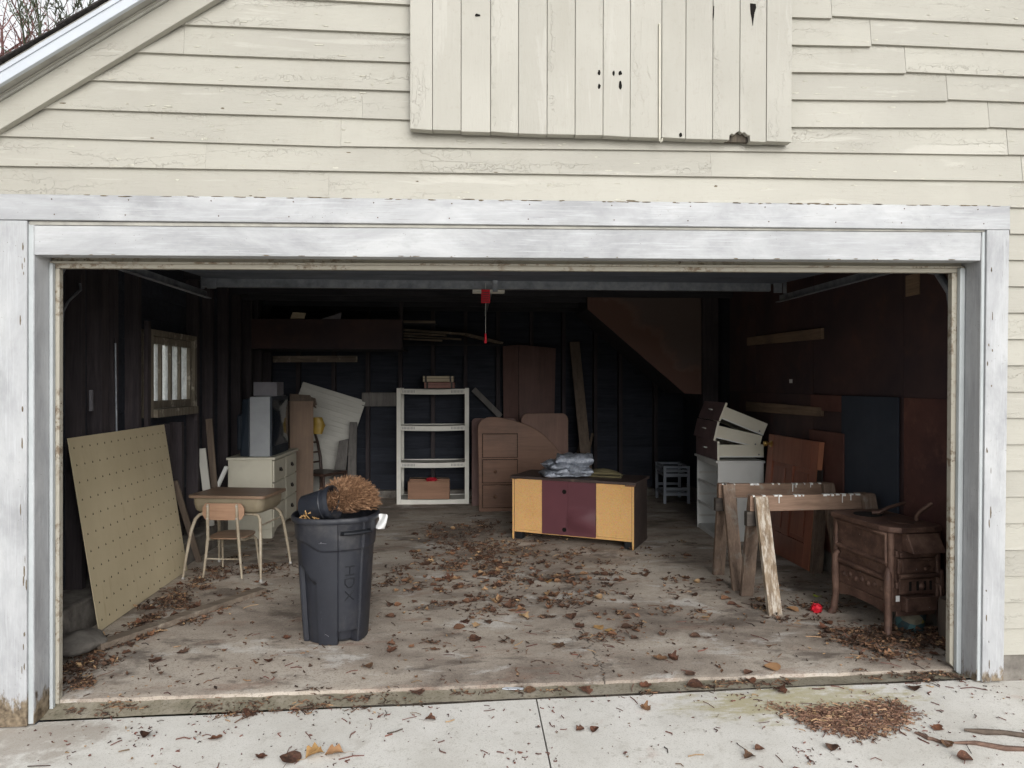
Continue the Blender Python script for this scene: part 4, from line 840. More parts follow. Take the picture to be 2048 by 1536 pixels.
tag(o, 'slanted white pole between left wall and cream dresser', 'pole')
o = MB().beam((-2.41, 3.33, .2), (-2.50, 3.37, 1.20), .06, .02, (0, 1, 0)).build('brown_board', M_['lumber_z'], bevel=.002); tag(o, 'tall brown board leaning on left wall near the dresser', 'board')
o = MB().beam((-2.33, 2.66, .0), (-2.48, 2.52, .72), .05, .02, (0, 1, 0)).build('brown_stick', M_['lumber_z'], bevel=.002); tag(o, 'short brown stick leaning behind far edge of the pegboard', 'board')
o = MB().beam((-2.15, .61, .024), (-1.52, 1.70, .021), .085, .038, n=6, jit=.001).build('floor_timber', M_['lumber'], bevel=.003); tag(o, 'weathered two by four lying on the floor beside the pegboard', 'timber')
o = MB().grid(lambda u, v: (math.cos(u * 6.283) * .14 * math.sin(v * 3.14) * (1 + .3 * noise.noise((u * 5, v * 3, 2))), math.sin(u * 6.283) * .2 * math.sin(v * 3.14) * (1 + .3 * noise.noise((u * 5, v * 3, 7))), .13 * (1 - v) - .02), 22, 12, True).build('concrete_lump', M_['footing'], smooth=40); o.location = (-2.26, .62, .0); tag(o, 'rough lump of broken concrete inside the left door jamb', 'rubble')

# --- trash can
CX, CY = -.815, .79
CANT = thing('trash_can', 'charcoal plastic wheeled trash can filled with dried plants', 'trash can', (CX, CY, .002), 0)
H = .742
def wrap(d): return (d + 180) % 360 - 180
def canr(t, z, inner=False):
    a = math.degrees(t); v = z / H; r = .200 + (.246 - .200) * v ** .9
    q = (abs(math.cos(t)) ** 4.2 + abs(math.sin(t)) ** 4.2) ** (-1 / 4.2); r *= 1 + .32 * (q - 1)
    if inner: return r - (.006 if z > .66 else .055)
    dp = abs(wrap(a - (-59)))                                  # flat handle side
    pn = 1 - smooth01((dp - 17) / 1.6)
    r -= .010 * pn
    if z < .085: r -= .05 * (1 - smooth01((dp - 15) / 1.5)) * (1 - smooth01((z - .07) / .01))
    ridge = .562 + .05 * smooth01((wrap(a + 100) * -1) / 30.0)   # shoulder line, rising at the left
    r -= .009 * (1 - smooth01((z - ridge + .006) / .012)) * (1 - pn * .15)
    dq = abs(wrap(a - (-128))); top = .44 - .09 * smooth01((wrap(a - (-128)) + 16) / 30)
    pk = (1 - smooth01((dq - 15) / 3)) * (1 - smooth01((z - top) / .04)); r -= .028 * pk
    dq = abs(wrap(a - 40)); r -= .028 * (1 - smooth01((dq - 14) / 4)) * (1 - smooth01((z - .42) / .05))
    return r
zs = [0, .004, .012, .02, .04, .06, .068, .074, .08, .086, .1, .14, .2, .26, .30] + [.32 + .012 * i for i in range(16)] + [.512 + .006 * i for i in range(20)] + [.64, .68, .71, .74]
m = MB(); NT_ = 216
vs = []; fs_ = []
for z in zs:
    for k in range(NT_): t = 2 * math.pi * k / NT_; r = canr(t, z) - (.006 if z == 0 else 0); vs.append((r * math.cos(t), r * math.sin(t), z))
for z in (.742, .69, .6, .3, .02):
    for k in range(NT_): t = 2 * math.pi * k / NT_; r = canr(t, min(z, H), True); vs.append((r * math.cos(t), r * math.sin(t), z))
nr = len(zs) + 5
for i in range(nr - 1):
    for k in range(NT_): fs_.append((i * NT_ + k, i * NT_ + (k + 1) % NT_, (i + 1) * NT_ + (k + 1) % NT_, (i + 1) * NT_ + k))
fs_.append(tuple(range(NT_))); fs_.append(tuple((nr - 1) * NT_ + k for k in range(NT_)))
BODY = m.add(vs, fs_).build('body', M_['can'], CANT, smooth=28)
rp = []
for dr, dz_ in ((-.004, -.02), (.008, -.02), (.012, -.014), (.012, .004), (.006, .012), (-.006, .012), (-.008, 0)): rp.append((dr, dz_))
vs = []; fs_ = []
for dr, dz_ in rp:
    for k in range(96): t = 2 * math.pi * k / 96; r = canr(t, .72) + .006 + dr + (.008 * max(0, 1 - abs(wrap(math.degrees(t) + 52)) / 26) if abs(wrap(math.degrees(t) + 52)) < 26 else 0); vs.append((r * math.cos(t), r * math.sin(t), .742 + dz_))
for i in range(len(rp)):
    j = (i + 1) % len(rp)
    for k in range(96): fs_.append((i * 96 + k, i * 96 + (k + 1) % 96, j * 96 + (k + 1) % 96, j * 96 + k))
MB().add(vs, fs_).build('rim', M_['can'], CANT, smooth=50)
def onc(deg, z, out=0.0): t = R(deg); r = canr(t, z) + out; return (r * math.cos(t), r * math.sin(t), z)
MB().tube([onc(a, .668, .004) for a in (-72, -71)] + [onc(a, .668, .034) for a in (-69, -62, -54, -46, -37)] + [onc(a, .668, .004) for a in (-33, -32)], .011, 8).build('handle', M_['candark'], CANT, smooth=50)
m = MB(); m.tube([onc(a, .665, .0015) for a in range(-74, -29, 3)], .014, 4); m.build('handle_recess', M_['blackpl'], CANT)
for a in (-42.5, -39.5): MB().tube([onc(a, z, .001) for z in (.09, .2, .3, .4, .5, .6, .65)], .0022, 6).build('seam_rib', M_['can'], CANT)
# moulded lettering, reading down the handle side
def stroke(mm, pts): mm.tube([onc(-59 + p[1], p[0], .0012) for p in pts], .0036, 6)
def seg_(p, q, n=5): return [(p[0] + (q[0] - p[0]) * i / n, p[1] + (q[1] - p[1]) * i / n) for i in range(n + 1)]
m = MB(); L0, L1 = -7, 7          # letter height spans these degrees (top of letter points right)
z0 = .465; stroke(m, seg_((z0, L0), (z0, L1))); stroke(m, seg_((z0 - .05, L0), (z0 - .05, L1))); stroke(m, seg_((z0, 0), (z0 - .05, 0)))
z0 = .392; stroke(m, seg_((z0, L0), (z0, L1))); stroke(m, seg_((z0, L1), (z0 - .03, L1)) + seg_((z0 - .03, L1), (z0 - .052, 3)) + seg_((z0 - .052, 3), (z0 - .052, -3)) + seg_((z0 - .052, -3), (z0 - .03, L0)) + seg_((z0 - .03, L0), (z0, L0)))
z0 = .318; stroke(m, seg_((z0, L0), (z0 - .055, L1))); stroke(m, seg_((z0 - .055, L0), (z0, L1)))
m.build('lettering', M_['candark'], CANT, smooth=50)
m = MB(); m.tube([onc(-104, .61, .001), onc(-100, .612, .001), onc(-93, .611, .001)], .0012, 4); m.tube([onc(-101, .613, .001), onc(-100, .62, .001)], .002, 4); m.tube([onc(-98, .07, .001), onc(-92, .055, .001)], .0012, 4); m.build('scratch', M_['greybox'], CANT)
m = MB()
for a in range(-73, -46, 3): p_, q_ = onc(a, .02, .0025), onc(a + 3, .02, .0025); m.hexa([(p_[0], p_[1], .006), (q_[0], q_[1], .006), (q_[0] * .97, q_[1] * .97, .006), (p_[0] * .97, p_[1] * .97, .006), (p_[0], p_[1], .066), (q_[0], q_[1], .066), (q_[0] * .97, q_[1] * .97, .066), (p_[0] * .97, p_[1] * .97, .066)])
m.build('wheel_recess_shade', M_['blackpl'], CANT)  # black panel added in the wheel notch to stand for its shade
# nursery pot, tipped on its side in the can
PT = thing('plant_pot', 'black nursery pot tipped on its side in the trash can', 'pot', M=Matrix.Translation((-.90, .70, .812)) @ Matrix.Rotation(R(-14), 4, 'Z') @ Matrix.Rotation(R(78), 4, 'Y') @ Matrix.Scale(1.2, 4))
MB().lathe([(.001, -.085), (.058, -.085), (.062, -.08), (.078, .06), (.086, .062), (.086, .085), (.082, .085), (.078, .08), (.056, -.075), (.001, -.075)], 40, cap=False).build('pot_wall', M_['pot'], PT, smooth=35)
MB().lathe([(.0785, .03), (.081, .034), (.0785, .038)], 40, cap=False).build('pot_ring', M_['pot'], PT, smooth=50)
m = MB(); rnd = random.Random(5)
for i in range(26):
    a = Vector((rnd.gauss(0, .02), rnd.gauss(0, .02), rnd.gauss(0, .012))); b = a + Vector((rnd.gauss(0, .014), rnd.gauss(0, .014), rnd.gauss(0, .014))); m.beam(a, b, .006, .004)
o = m.build('dried_petals', M_['leafyel']); o.location = (-.955, .625, .762); tag(o, 'pale dried flower crumbs on the can rim beside the pot', 'petals')
# dome of dried stems
m = MB(); rnd = random.Random(9); c0 = Vector((0, 0, 0))
for i in range(1700):
    th = rnd.uniform(0, 6.283); ph = math.acos(rnd.uniform(-.12, 1)); d = Vector((math.sin(ph) * math.cos(th), math.sin(ph) * math.sin(th), math.cos(ph)))
    sw = Vector((.35, .0, -.25)); rr = rnd.uniform(.158, .178); p0 = d * rnd.uniform(.05, .10) + Vector((-.045, 0, -.02)); p2 = Vector((d.x * rr * 1.15, d.y * rr, d.z * rr)) + Vector((rnd.gauss(0, .006), rnd.gauss(0, .006), rnd.gauss(0, .006))); p1 = p0.lerp(p2, .55) + Vector((rnd.gauss(0, .009), rnd.gauss(0, .009), rnd.gauss(.012, .01)))
    m.tube([p0, p1, p2], [.0022, .0021, .0012], 3, cap=False)
DP = thing('dried_plant', 'round mass of dried brown stems sticking out of the can', 'dried plant', (-.745, .83, .80)); m.build('dry_stems', M_['drytwig'], DP); MB().grid(lambda u, v: (.085 * math.cos(u * 6.283) * math.sin(v * 2.2), .08 * math.sin(u * 6.283) * math.sin(v * 2.2), .085 * math.cos(v * 2.2)), 16, 10, True).build('root_ball', M_['litter'], DP)
m = MB().grid(lambda u, v: (.055 * u + .012 * math.sin(v * 5), .02 * math.sin(u * 4 + v * 3), -.085 * v + .02 * u * math.sin(v * 6)), 8, 8)
b = len(m.v); o = m.build('plastic_scrap', M_['paper'], smooth=60); md = o.modifiers.new('thick', 'SOLIDIFY'); md.thickness = .002; o.location = (CX + .252, CY - .03, .742); tag(o, 'white plastic scrap poking out over the can rim', 'scrap')
# ================================================================= back centre
SU = thing('shelving_unit', 'off-white plastic shelving unit with four shelves against back wall', 'shelf unit', (-.459, 5.68, 0))
for sx in (-1, 1):
    for sy in (-1, 1):
        MB().prism([(sx * .459, sy * .225), (sx * .459, sy * .165), (sx * .441, sy * .165), (sx * .441, sy * .207), (sx * .405, sy * .207), (sx * .405, sy * .225)], 0, 1.478, 'xy').build('post', M_['shelfpl'], SU, bevel=.003)
for z in (.0, .47, .94, 1.405):
    t = MB()
    def lip(u, v, z=z): x = -.404 + .808 * u; return (x, -.222, z + .062 * v - .008 * (1 - (2 * u - 1) ** 2))
    t.grid(lip, 12, 1); t.grid(lambda u, v: (lip(u, v)[0], -.208, lip(u, v)[2]), 12, 1)
    t.grid(lambda u, v: (-.404 + .808 * u, -.222 + .014 * v, z + .062 - .008 * (1 - (2 * u - 1) ** 2)), 12, 1); t.grid(lambda u, v: (-.404 + .808 * u, -.222 + .014 * v, z - .008 * (1 - (2 * u - 1) ** 2)), 12, 1)
    sh = t.build('shelf', M_['shelfpl'], SU); 
    MB().grid(lambda u, v: (-.43 + .86 * u, -.207 + .41 * v, z + .055 - .008 * (1 - (2 * u - 1) ** 2)), 12, 6).build('shelf_board', M_['shelfpl'], sh)
    MB().box(-.404, .404, .206, .222, z, z + .06).box(-.457, -.443, -.160, .160, z, z + .06).box(.443, .457, -.160, .160, z, z + .06).build('shelf_skirt', M_['shelfpl'], sh)
    if z > .1:
        mm = MB()
        for k in range(9):
            for s_ in (-1, 1): x = s_ * (.38 - k * .018); mm.box(x - .003, x + .003, -.2245, -.2225, z + .014, z + .046)
        mm.build('vent_slots', M_['greybox'], sh)
for i, (z, mt, lb, x0, x1) in enumerate([(1.474, 'case1', 'mauve flat case under the beige one on top of shelving unit', -.575, -.185), (1.556, 'case2', 'beige strapped flat case stacked on top of shelving unit', -.592, -.198)]):
    t = thing('flat_case', lb, 'case', ((x0 + x1) / 2, 5.66, z), 0, 'cases on the shelving unit'); w2 = (x1 - x0) / 2
    MB().box(-w2, w2, -.13, .13, .002, .078).build('case_body', M_[mt], t, bevel=.008)
    for sx in (-1, 1): MB().box(sx * w2 * .8 - .012, sx * w2 * .8 + .012, -.1325, .1325, .0008, .0805).build('strap', M_['darkpull'], t, bevel=.002)
    MB().box(-w2 - .001, w2 + .001, -.1315, .1315, .044, .048).build('lid_seam', M_['darkpull'], t)
BX = thing('cardboard_box', 'open brown cardboard box on the bottom shelf of the unit', 'box', (-.516, 5.62, .056))
for a, b, c, d in ((-.265, .265, -.12, -.115), (-.265, .265, .115, .12), (-.265, -.26, -.1145, .1145), (.26, .265, -.1145, .1145)): MB().box(a, b, c, d, 0, .228).build('box_side', M_['cardboard2'], BX)
MB().box(-.26, .26, -.115, .115, 0, .005).build('box_bottom', M_['cardboard2'], BX); MB().hexa([(-.26, .115, .229), (.26, .115, .229), (.26, .12, .229), (-.26, .12, .229), (-.25, .0, .262), (.25, .02, .255), (.25, .025, .259), (-.25, .005, .266)]).build('flap', M_['carddark'], BX)
def crumple(name, mat, label, cat, loc, s, seed, sharp=1.6, n=18):
    def f(u, v):
        d = Vector((math.cos(u * 6.2832) * math.sin(v * math.pi), math.sin(u * 6.2832) * math.sin(v * math.pi), math.cos(v * math.pi))); q = 1 + .5 * noise.noise(d * sharp * 1.6 + Vector((seed, 0, 0))) + .25 * noise.noise(d * sharp * 4 + Vector((seed, 5, 0)))
        return (d.x * s[0] * q, d.y * s[1] * q, d.z * s[2] * q)
    o = MB().grid(f, n, n // 2 + 2, True).build(name, M_[mat], smooth=25); o.location = loc; return tag(o, label, cat)
crumple('red_ribbon', 'redcloth', 'crumpled red ribbon on the front edge of the cardboard box', 'ribbon', (-.48, 5.54, .30), (.07, .04, .03), 3, 2.4)

# sheets and panels between shelving and cabinet
CP = thing('desk_end_panel', 'reddish pine panel with sweeping curved top and drawer fronts', 'furniture panel', (0, 4.9, 0))
poly = [(.12, 0), (1.2, 0), (1.2, .50)] + [(1.177, .552), (1.098, .704), (1.01, .815), (.916, .904), (.80, .99), (.674, 1.05), (.52, 1.10), (.372, 1.129), (.30, 1.136), (.222, 1.132), (.165, 1.11), (.125, 1.07), (.104, 1.02)]
MB().prism(poly, -.012, .012).build('curved_side', M_['pinewood'], CP, bevel=.004)
for z0, z1, nm in ((.655, .93, 'panel_inlay'), (.35, .62, 'drawer_front'), (.05, .317, 'drawer_front')):
    MB().box(.157, .585, -.0145, -.0125, z0 - .008, z1 + .008).build('gap_shadow_board', M_['gapdark'], CP); d = MB().box(.165, .577, -.026, -.0148, z0, z1).build(nm, M_['pinewood'], CP, bevel=.003)
    if nm == 'drawer_front': MB().lathe([(.001, .03), (.016, .027), (.021, .018), (.016, .008), (.009, .004), (.009, 0)], 16).xf(Matrix.Translation((.312, -.0262, (z0 + z1) / 2)) @ Matrix.Rotation(R(90), 4, 'X')).build('knob', M_['pinewood'], d, smooth=50)
MB().box(.3, .34, .0125, .35, 0, .5).build('rear_brace', M_['veneer2'], CP)
def rpoly(x0, x1, z1, r=.08, n=6):
    p = [(x0, 0), (x1, 0)]
    for k in range(n + 1): t = R(90 * k / n); p.append((x1 - r + r * math.cos(t), z1 - r + r * math.sin(t)))
    for k in range(n + 1): t = R(90 + 90 * k / n); p.append((x0 + r + r * math.cos(t), z1 - r + r * math.sin(t)))
    return p
o = MB().prism(rpoly(.035, .60, 1.10, .05), 5.30, 5.32).build('mauve_sheet', M_['mauveboard'], bevel=.003); tag(o, 'mauve round cornered sheet standing behind curved pine panel left edge', 'panel')
o = MB().prism(rpoly(.64, 1.215, 1.172, .08), 5.03, 5.055).build('veneer_sheet', M_['veneer2'], bevel=.003); tag(o, 'brown veneer sheet with rounded corners behind curved pine panel', 'panel')
CL = thing('closet_leaves', 'pair of tall red brown closet door leaves against back wall', 'door leaves', (.8, 5.9, 0))
MB().hexa([(.47, 5.85, 0), (.66, 5.80, 0), (.66, 5.825, 0), (.47, 5.875, 0), (.455, 5.95, 2.04), (.66, 5.90, 2.06), (.66, 5.925, 2.06), (.455, 5.975, 2.04)]).build('leaf', M_['closet'], CL, world=True, bevel=.003)
MB().hexa([(.665, 5.80, 0), (1.12, 5.86, 0), (1.12, 5.885, 0), (.665, 5.825, 0), (.665, 5.90, 2.06), (1.175, 5.95, 2.015), (1.175, 5.975, 2.015), (.665, 5.925, 2.06)]).build('leaf', M_['closet'], CL, world=True, bevel=.003)
o = MB().beam((1.55, 5.40, .01), (1.43, 5.95, 2.1), .035, .135, (1, 0, 0)).build('tall_board', M_['lumber_z'], bevel=.003); tag(o, 'tall tan board leaning upright against the dark back wall', 'board')
o = MB().beam((.43, 5.96, 1.09), (.06, 5.96, 1.46), .02, .075).build('brace_board', M_['lumber_grey'], bevel=.002); tag(o, 'short diagonal grey board on back wall beside closet leaves', 'board')
for a, b, lb in [((1.28, 5.5, .0), (1.52, 5.9, .86), 'thin stick left of the pair leaning behind tall tan board'), ((1.42, 5.55, .0), (1.68, 5.95, .86), 'thin stick right of the pair leaning behind tall tan board')]:
    o = MB().beam(a, b, .03, .02).build('thin_stick', M_['lumber_z'], bevel=.001); tag(o, lb, 'stick', 'sticks behind the tall board')

# ================================================================= media cabinet with its back to the door
MC = thing('media_cabinet', 'low media cabinet turned backwards, raw particleboard and maroon panels', 'cabinet', (.432, 3.405, 0), -27.5)
Wd, Dp, Ht = 1.225, .52, .60
MB().box(0, .02, 0, Dp, 0, Ht).build('end_panel', M_['cabdark'], MC, bevel=.002); MB().box(Wd - .02, Wd, 0, Dp, 0, Ht).build('end_panel', M_['cabdark'], MC, bevel=.002)
MB().box(-.0015, .0015 + .016, -.002, -.0002, 0, Ht).box(Wd - .0165, Wd + .0015, -.002, -.0002, 0, Ht).build('raw_edge', M_['chip'], MC)
MB().box(-.022, Wd + .022, -.012, Dp + .02, Ht + .0005, Ht + .026).build('top', M_['cabdark'], MC, bevel=.003)
MB().box(-.02, .05, -.0128, -.0122, Ht - .006, Ht + .0).box(Wd - .08, Wd + .015, -.0135, -.0122, Ht - .012, Ht + .0).build('top_batten', M_['pinewood'], MC)
MB().box(.0205, Wd - .0205, .03, Dp - .01, .075, .093).box(.0205, Wd - .0205, .0005, .018, .075, .098).build('bottom_board', M_['chip'], MC)
pw = [.0205, .315, .583, .862, Wd - .0205]
for i in range(4):
    a, b = pw[i] + .001, pw[i + 1] - .001
    if i in (0, 3): MB().box(a, b, .0005, .012, .1, Ht - .001).build('back_panel', M_['chip'], MC, label='raw tan particleboard back panel')
    elif i == 1:
        MB().box(a, b, -.006, .003, .082, Ht - .001).build('back_panel', M_['maroon'], MC, label='flat maroon back panel with two cable holes')
        for z in (.50, .135): MB().lathe([(.0215, 0), (.0215, .003)], 18).xf(Matrix.Translation((b - .035, -.0062, z)) @ Matrix.Rotation(R(90), 4, 'X')).build('cable_hole', M_['blackhole'], MC)
    else:
        def bow(u, v): 
            x = a + (b - a) * u; z = .082 + (Ht - .083) * v; k = max(0, 1 - v / .52); d = .075 * math.sin(math.pi * min(1, k * 1.15)) * math.sin(math.pi * (u * .8 + .12)) if k > 0 else 0
            return (x, -.004 - d * .55 + .02 * (max(0, .1 - v) / .1) * 0, z)
        m = MB().grid(bow, 16, 26); m.grid(lambda u, v: (bow(u, v)[0], bow(u, v)[1] + .003, bow(u, v)[2]), 16, 26); m.build('back_panel', M_['maroon'], MC, smooth=40, label='maroon back panel bulging out at its lower half')
for x in (.025, Wd - .095):
    for y in (.02, Dp - .09): MB().box(x, x + .07, y, y + .07, 0, .074).build('foot', M_['blackpl'], MC, bevel=.004)
# folded tarp
TPm = MB(); rnd = random.Random(4)
def fold(cx, cy, z, wx, wy, th, rot, seed, n=40):
    ca, sa = math.cos(rot), math.sin(rot)
    def f(u, v):
        t = v * 2 * math.pi; s_ = 2 * u - 1; prof = (1 - abs(s_) ** 5) ** .35 if abs(s_) < 1 else 0
        y = math.copysign(abs(math.cos(t)) ** .55, math.cos(t)) * wy * (.92 + .08 * prof); zz = math.copysign(abs(math.sin(t)) ** .8, math.sin(t)) * th * .5 * max(prof, .05)
        x = s_ * wx; wr = noise.noise((x * 11 + seed, y * 9, zz * 16)) * .022 + noise.noise((x * 30 + seed, y * 26, zz * 40)) * .008
        return (cx + x * ca - y * sa + wr * .6, cy + x * sa + y * ca + wr, max(z + th * .5 + zz + wr * (1.2 if zz > 0 else .3), z + .001))
    TPm.grid(f, n, n, False)
fold(-.03, 0, .0, .235, .17, .055, .12, 1, 56); fold(.04, -.02, .03, .20, .17, .06, -.05, 2, 56); fold(-.02, .02, .07, .20, .15, .07, .25, 3, 56); fold(.07, .02, .10, .185, .145, .115, -.12, 4, 64); fold(-.17, .03, .11, .08, .05, .035, .6, 5, 40); fold(.08, -.1, .02, .09, .08, .09, .9, 6, 48)
o = TPm.build('tarp', M_['tarp'], smooth=50); o.location = (.97, 3.33, .627); tag(o, 'crumpled folded silver grey tarp lying on the media cabinet', 'tarp')
o = MB().prism([(0, 0), (.30, -.15), (.36, .04), (.10, .16)], .0, .016, 'xy').build('folded_cloth', M_['olive'], bevel=.004); o.location = (1.16, 3.27, .627); tag(o, 'flat olive board lying beneath the olive canvas on cabinet', 'board')
o = MB().grid(lambda u, v: (.30 * u - .02 * v, -.10 * u + .2 * v, .03 + .03 * math.sin(u * 3.1) * math.sin(v * 3.1) + .006 * noise.noise((u * 9, v * 9, 2)) - .012 * (abs(2 * u - 1) ** 6 + abs(2 * v - 1) ** 6)), 20, 14).build('canvas_fold', M_['olive'], smooth=50); md = o.modifiers.new('thick', 'SOLIDIFY'); md.thickness = .012; o.location = (1.20, 3.33, .632); tag(o, 'folded olive canvas beside the silver tarp on the cabinet', 'canvas')

# ================================================================= slatted grey stool
GS = thing('slatted_stand', 'pale grey painted wooden stand with slatted sides', 'stand', (2.665, 5.55, 0), -3)
for sx in (-1, 1):
    for sy in (-1, 1): MB().box(sx * .152 - .018, sx * .152 + .018, sy * .235 - .015, sy * .235 + .015, 0, .482).build('leg', M_['greypaint'], GS, bevel=.003)
for sy in (-1, 1):
    for z0, z1 in ((.45, .48), (.405, .43), (.34, .385), (.17, .205), (.10, .135)): MB().box(-.1335, .1335, sy * .235 - .009, sy * .235 + .009, z0, z1).build('slat', M_['greypaint'], GS, bevel=.002)
for sx in (-1, 1):
    for z0, z1 in ((.45, .48), (.40, .43), (.34, .37), (.10, .135)): MB().box(sx * .152 - .009, sx * .152 + .009, -.2195, .2195, z0, z1).build('slat', M_['greypaint'], GS, bevel=.002)
for k in range(4): y = -.17 + k * .11; MB().box(-.142, .142, y - .03, y + .03, .136, .148).build('shelf_slat', M_['greypaint'], GS, bevel=.002)

# ================================================================= white chest without drawers, and its three drawers
CH = thing('white_chest', 'white chest of drawers carcass with empty openings facing left', 'chest', (2.655, 3.49, 0), -2)
MB().box(-.225, .225, -.358, -.341, 0, .765).build('side_panel', M_['white'], CH, bevel=.002); MB().box(-.225, .225, .341, .358, 0, .765).build('side_panel', M_['white'], CH, bevel=.002)
MB().box(-.25, .235, -.372, .372, .7655, .787).build('top', M_['white'], CH, bevel=.003); MB().box(.215, .225, -.3405, .3405, .02, .764).build('back', M_['white'], CH)
MB().box(-.215, .2145, -.3405, .3405, .0, .045).build('base', M_['white'], CH)
for z in (.275, .505): MB().box(-.222, -.202, -.3405, .3405, z, z + .022).build('rail', M_['white'], CH)
MB().box(-.222, -.202, -.3405, .3405, .725, .7645).build('rail', M_['white'], CH)
for z in (.12, .35, .58):
    for sy in (-1, 1): MB().box(-.21, .2, sy * .333 - .006, sy * .333 + .006, z, z + .022).build('runner', M_['chrome'], CH)
def drawer(loc, tilt, rz, lb):
    d = thing('chest_drawer', lb, 'drawer', M=Matrix.Translation(loc) @ Matrix.Rotation(R(rz), 4, 'Z') @ Matrix.Rotation(R(tilt), 4, 'Y'), group='drawers stacked on the chest')
    MB().box(0, .016, -.345, .345, 0, .188).build('front', M_['mauvefront'], d, bevel=.002); MB().box(.0162, .020, -.345, .345, .0, .188).build('front_backing', M_['whiteyel'], d)
    MB().box(-.0005, .0205, -.3475, -.3455, -.0005, .1885).build('front_edge', M_['whiteyel'], d)
    for sy in (-1, 1): MB().box(.0205, .47, sy * .318 - .007, sy * .318 + .007, .028, .152).build('side', M_['whiteyel'], d, bevel=.001); MB().box(.03, .47, sy * .326, sy * .326 + .003, .0282, .040).build('runner_strip', M_['white'], d)
    MB().box(.463, .47, -.3105, .3105, .028, .152).build('rear', M_['whiteyel'], d); MB().box(.0205, .4625, -.3105, .3105, .034, .039).build('bottom', M_['whiteyel'], d)
    for y in (0,): MB().tube([(-.0, y - .03, .1), (-.02, y - .03, .1), (-.02, y + .03, .1), (-.0, y + .03, .1)], .006, 8).build('handle', M_['chrome'], d, smooth=50)
    MB().lathe([(.008, 0), (.008, .004)], 10).xf(Matrix.Translation((.42, -.3252, .055)) @ Matrix.Rotation(R(90), 4, 'X')).build('roller', M_['greybox'], d)
drawer((2.425, 3.51, .788), 0.0, -1, 'lowest white drawer lying level on the white chest')
drawer((2.395, 3.52, .985), 13, -2, 'middle white drawer tilted over the lowest one')
drawer((2.44, 3.50, 1.180), 22, -2, 'topmost white drawer, tilted most steeply')

# ================================================================= half-height panel door against the partition
HD = thing('panel_door', 'reddish half height wooden panel door leaning on right wall', 'door', M=frame((2.775, 2.96, .004), (.02, -.93, 0), (.095, 0, 1.05)))
W, Hh = .93, 1.06
MB().box(0, .11, -.022, .022, 0, Hh).build('stile', M_['doorwood'], HD, bevel=.003); MB().box(W - .11, W, -.022, .022, 0, Hh).build('stile', M_['doorwood'], HD, bevel=.003)
MB().box(.1105, W - .1105, -.022, .022, 0, .2).build('rail', M_['doorwood'], HD, bevel=.003); MB().box(.1105, W - .1105, -.022, .022, .82, Hh).build('rail', M_['doorwood'], HD, bevel=.003)
MB().box(.41, .52, -.022, .022, .2005, .8195).build('stile', M_['doorwood'], HD, bevel=.003)
for a, b in ((.1105, .4095), (.5205, W - .1105)):
    p = MB().box(a, b, -.006, .006, .2005, .8195).build('panel', M_['doorwood'], HD); MB().prism([(a + .04, .24), (b - .04, .24), (b - .04, .78), (a + .04, .78)], -.016, -.0062).build('raised_field', M_['doorwood'], p, bevel=.008)
MB().box(W + .0005, W + .004, -.022, .022, 0, Hh).build('stile_edge', M_['dooredge_lit'], HD, label='hinge edge coloured brighter orange as if lit')
kb = MB().lathe([(.03, 0), (.03, .006), (.012, .01), (.011, .035), (.026, .045), (.029, .06), (.022, .072), (.001, .075)], 18).xf(Matrix.Translation((.065, -.0225, .97)) @ Matrix.Rotation(R(90), 4, 'X')).build('knob', M_['brass'], HD, smooth=40)
MB().box(W + .0045, W + .008, -.02, .024, .72, .83).tube([(W + .009, .024, .715), (W + .009, .024, .835)], .007, 8).build('hinge', M_['darkpull'], HD)
# loose panels on the partition
o = MB().box(2.93, 2.942, 1.06, 1.80, .175, 1.447).build('blue_sheet', M_['bluepanel'], bevel=.002); tag(o, 'large slate blue panel standing against the right wall', 'panel')
o = MB().box(2.916, 2.9275, 1.745, 2.305, .175, 1.149).build('rust_red_sheet', M_['redboard'], bevel=.002); tag(o, 'rust red board standing against right wall behind the door', 'panel')
o = MB().box(2.93, 2.95, 1.805, 2.305, 1.315, 1.447).build('red_offcut', M_['redboard'], bevel=.002); tag(o, 'small rust red offcut on right wall above the batten end', 'panel')

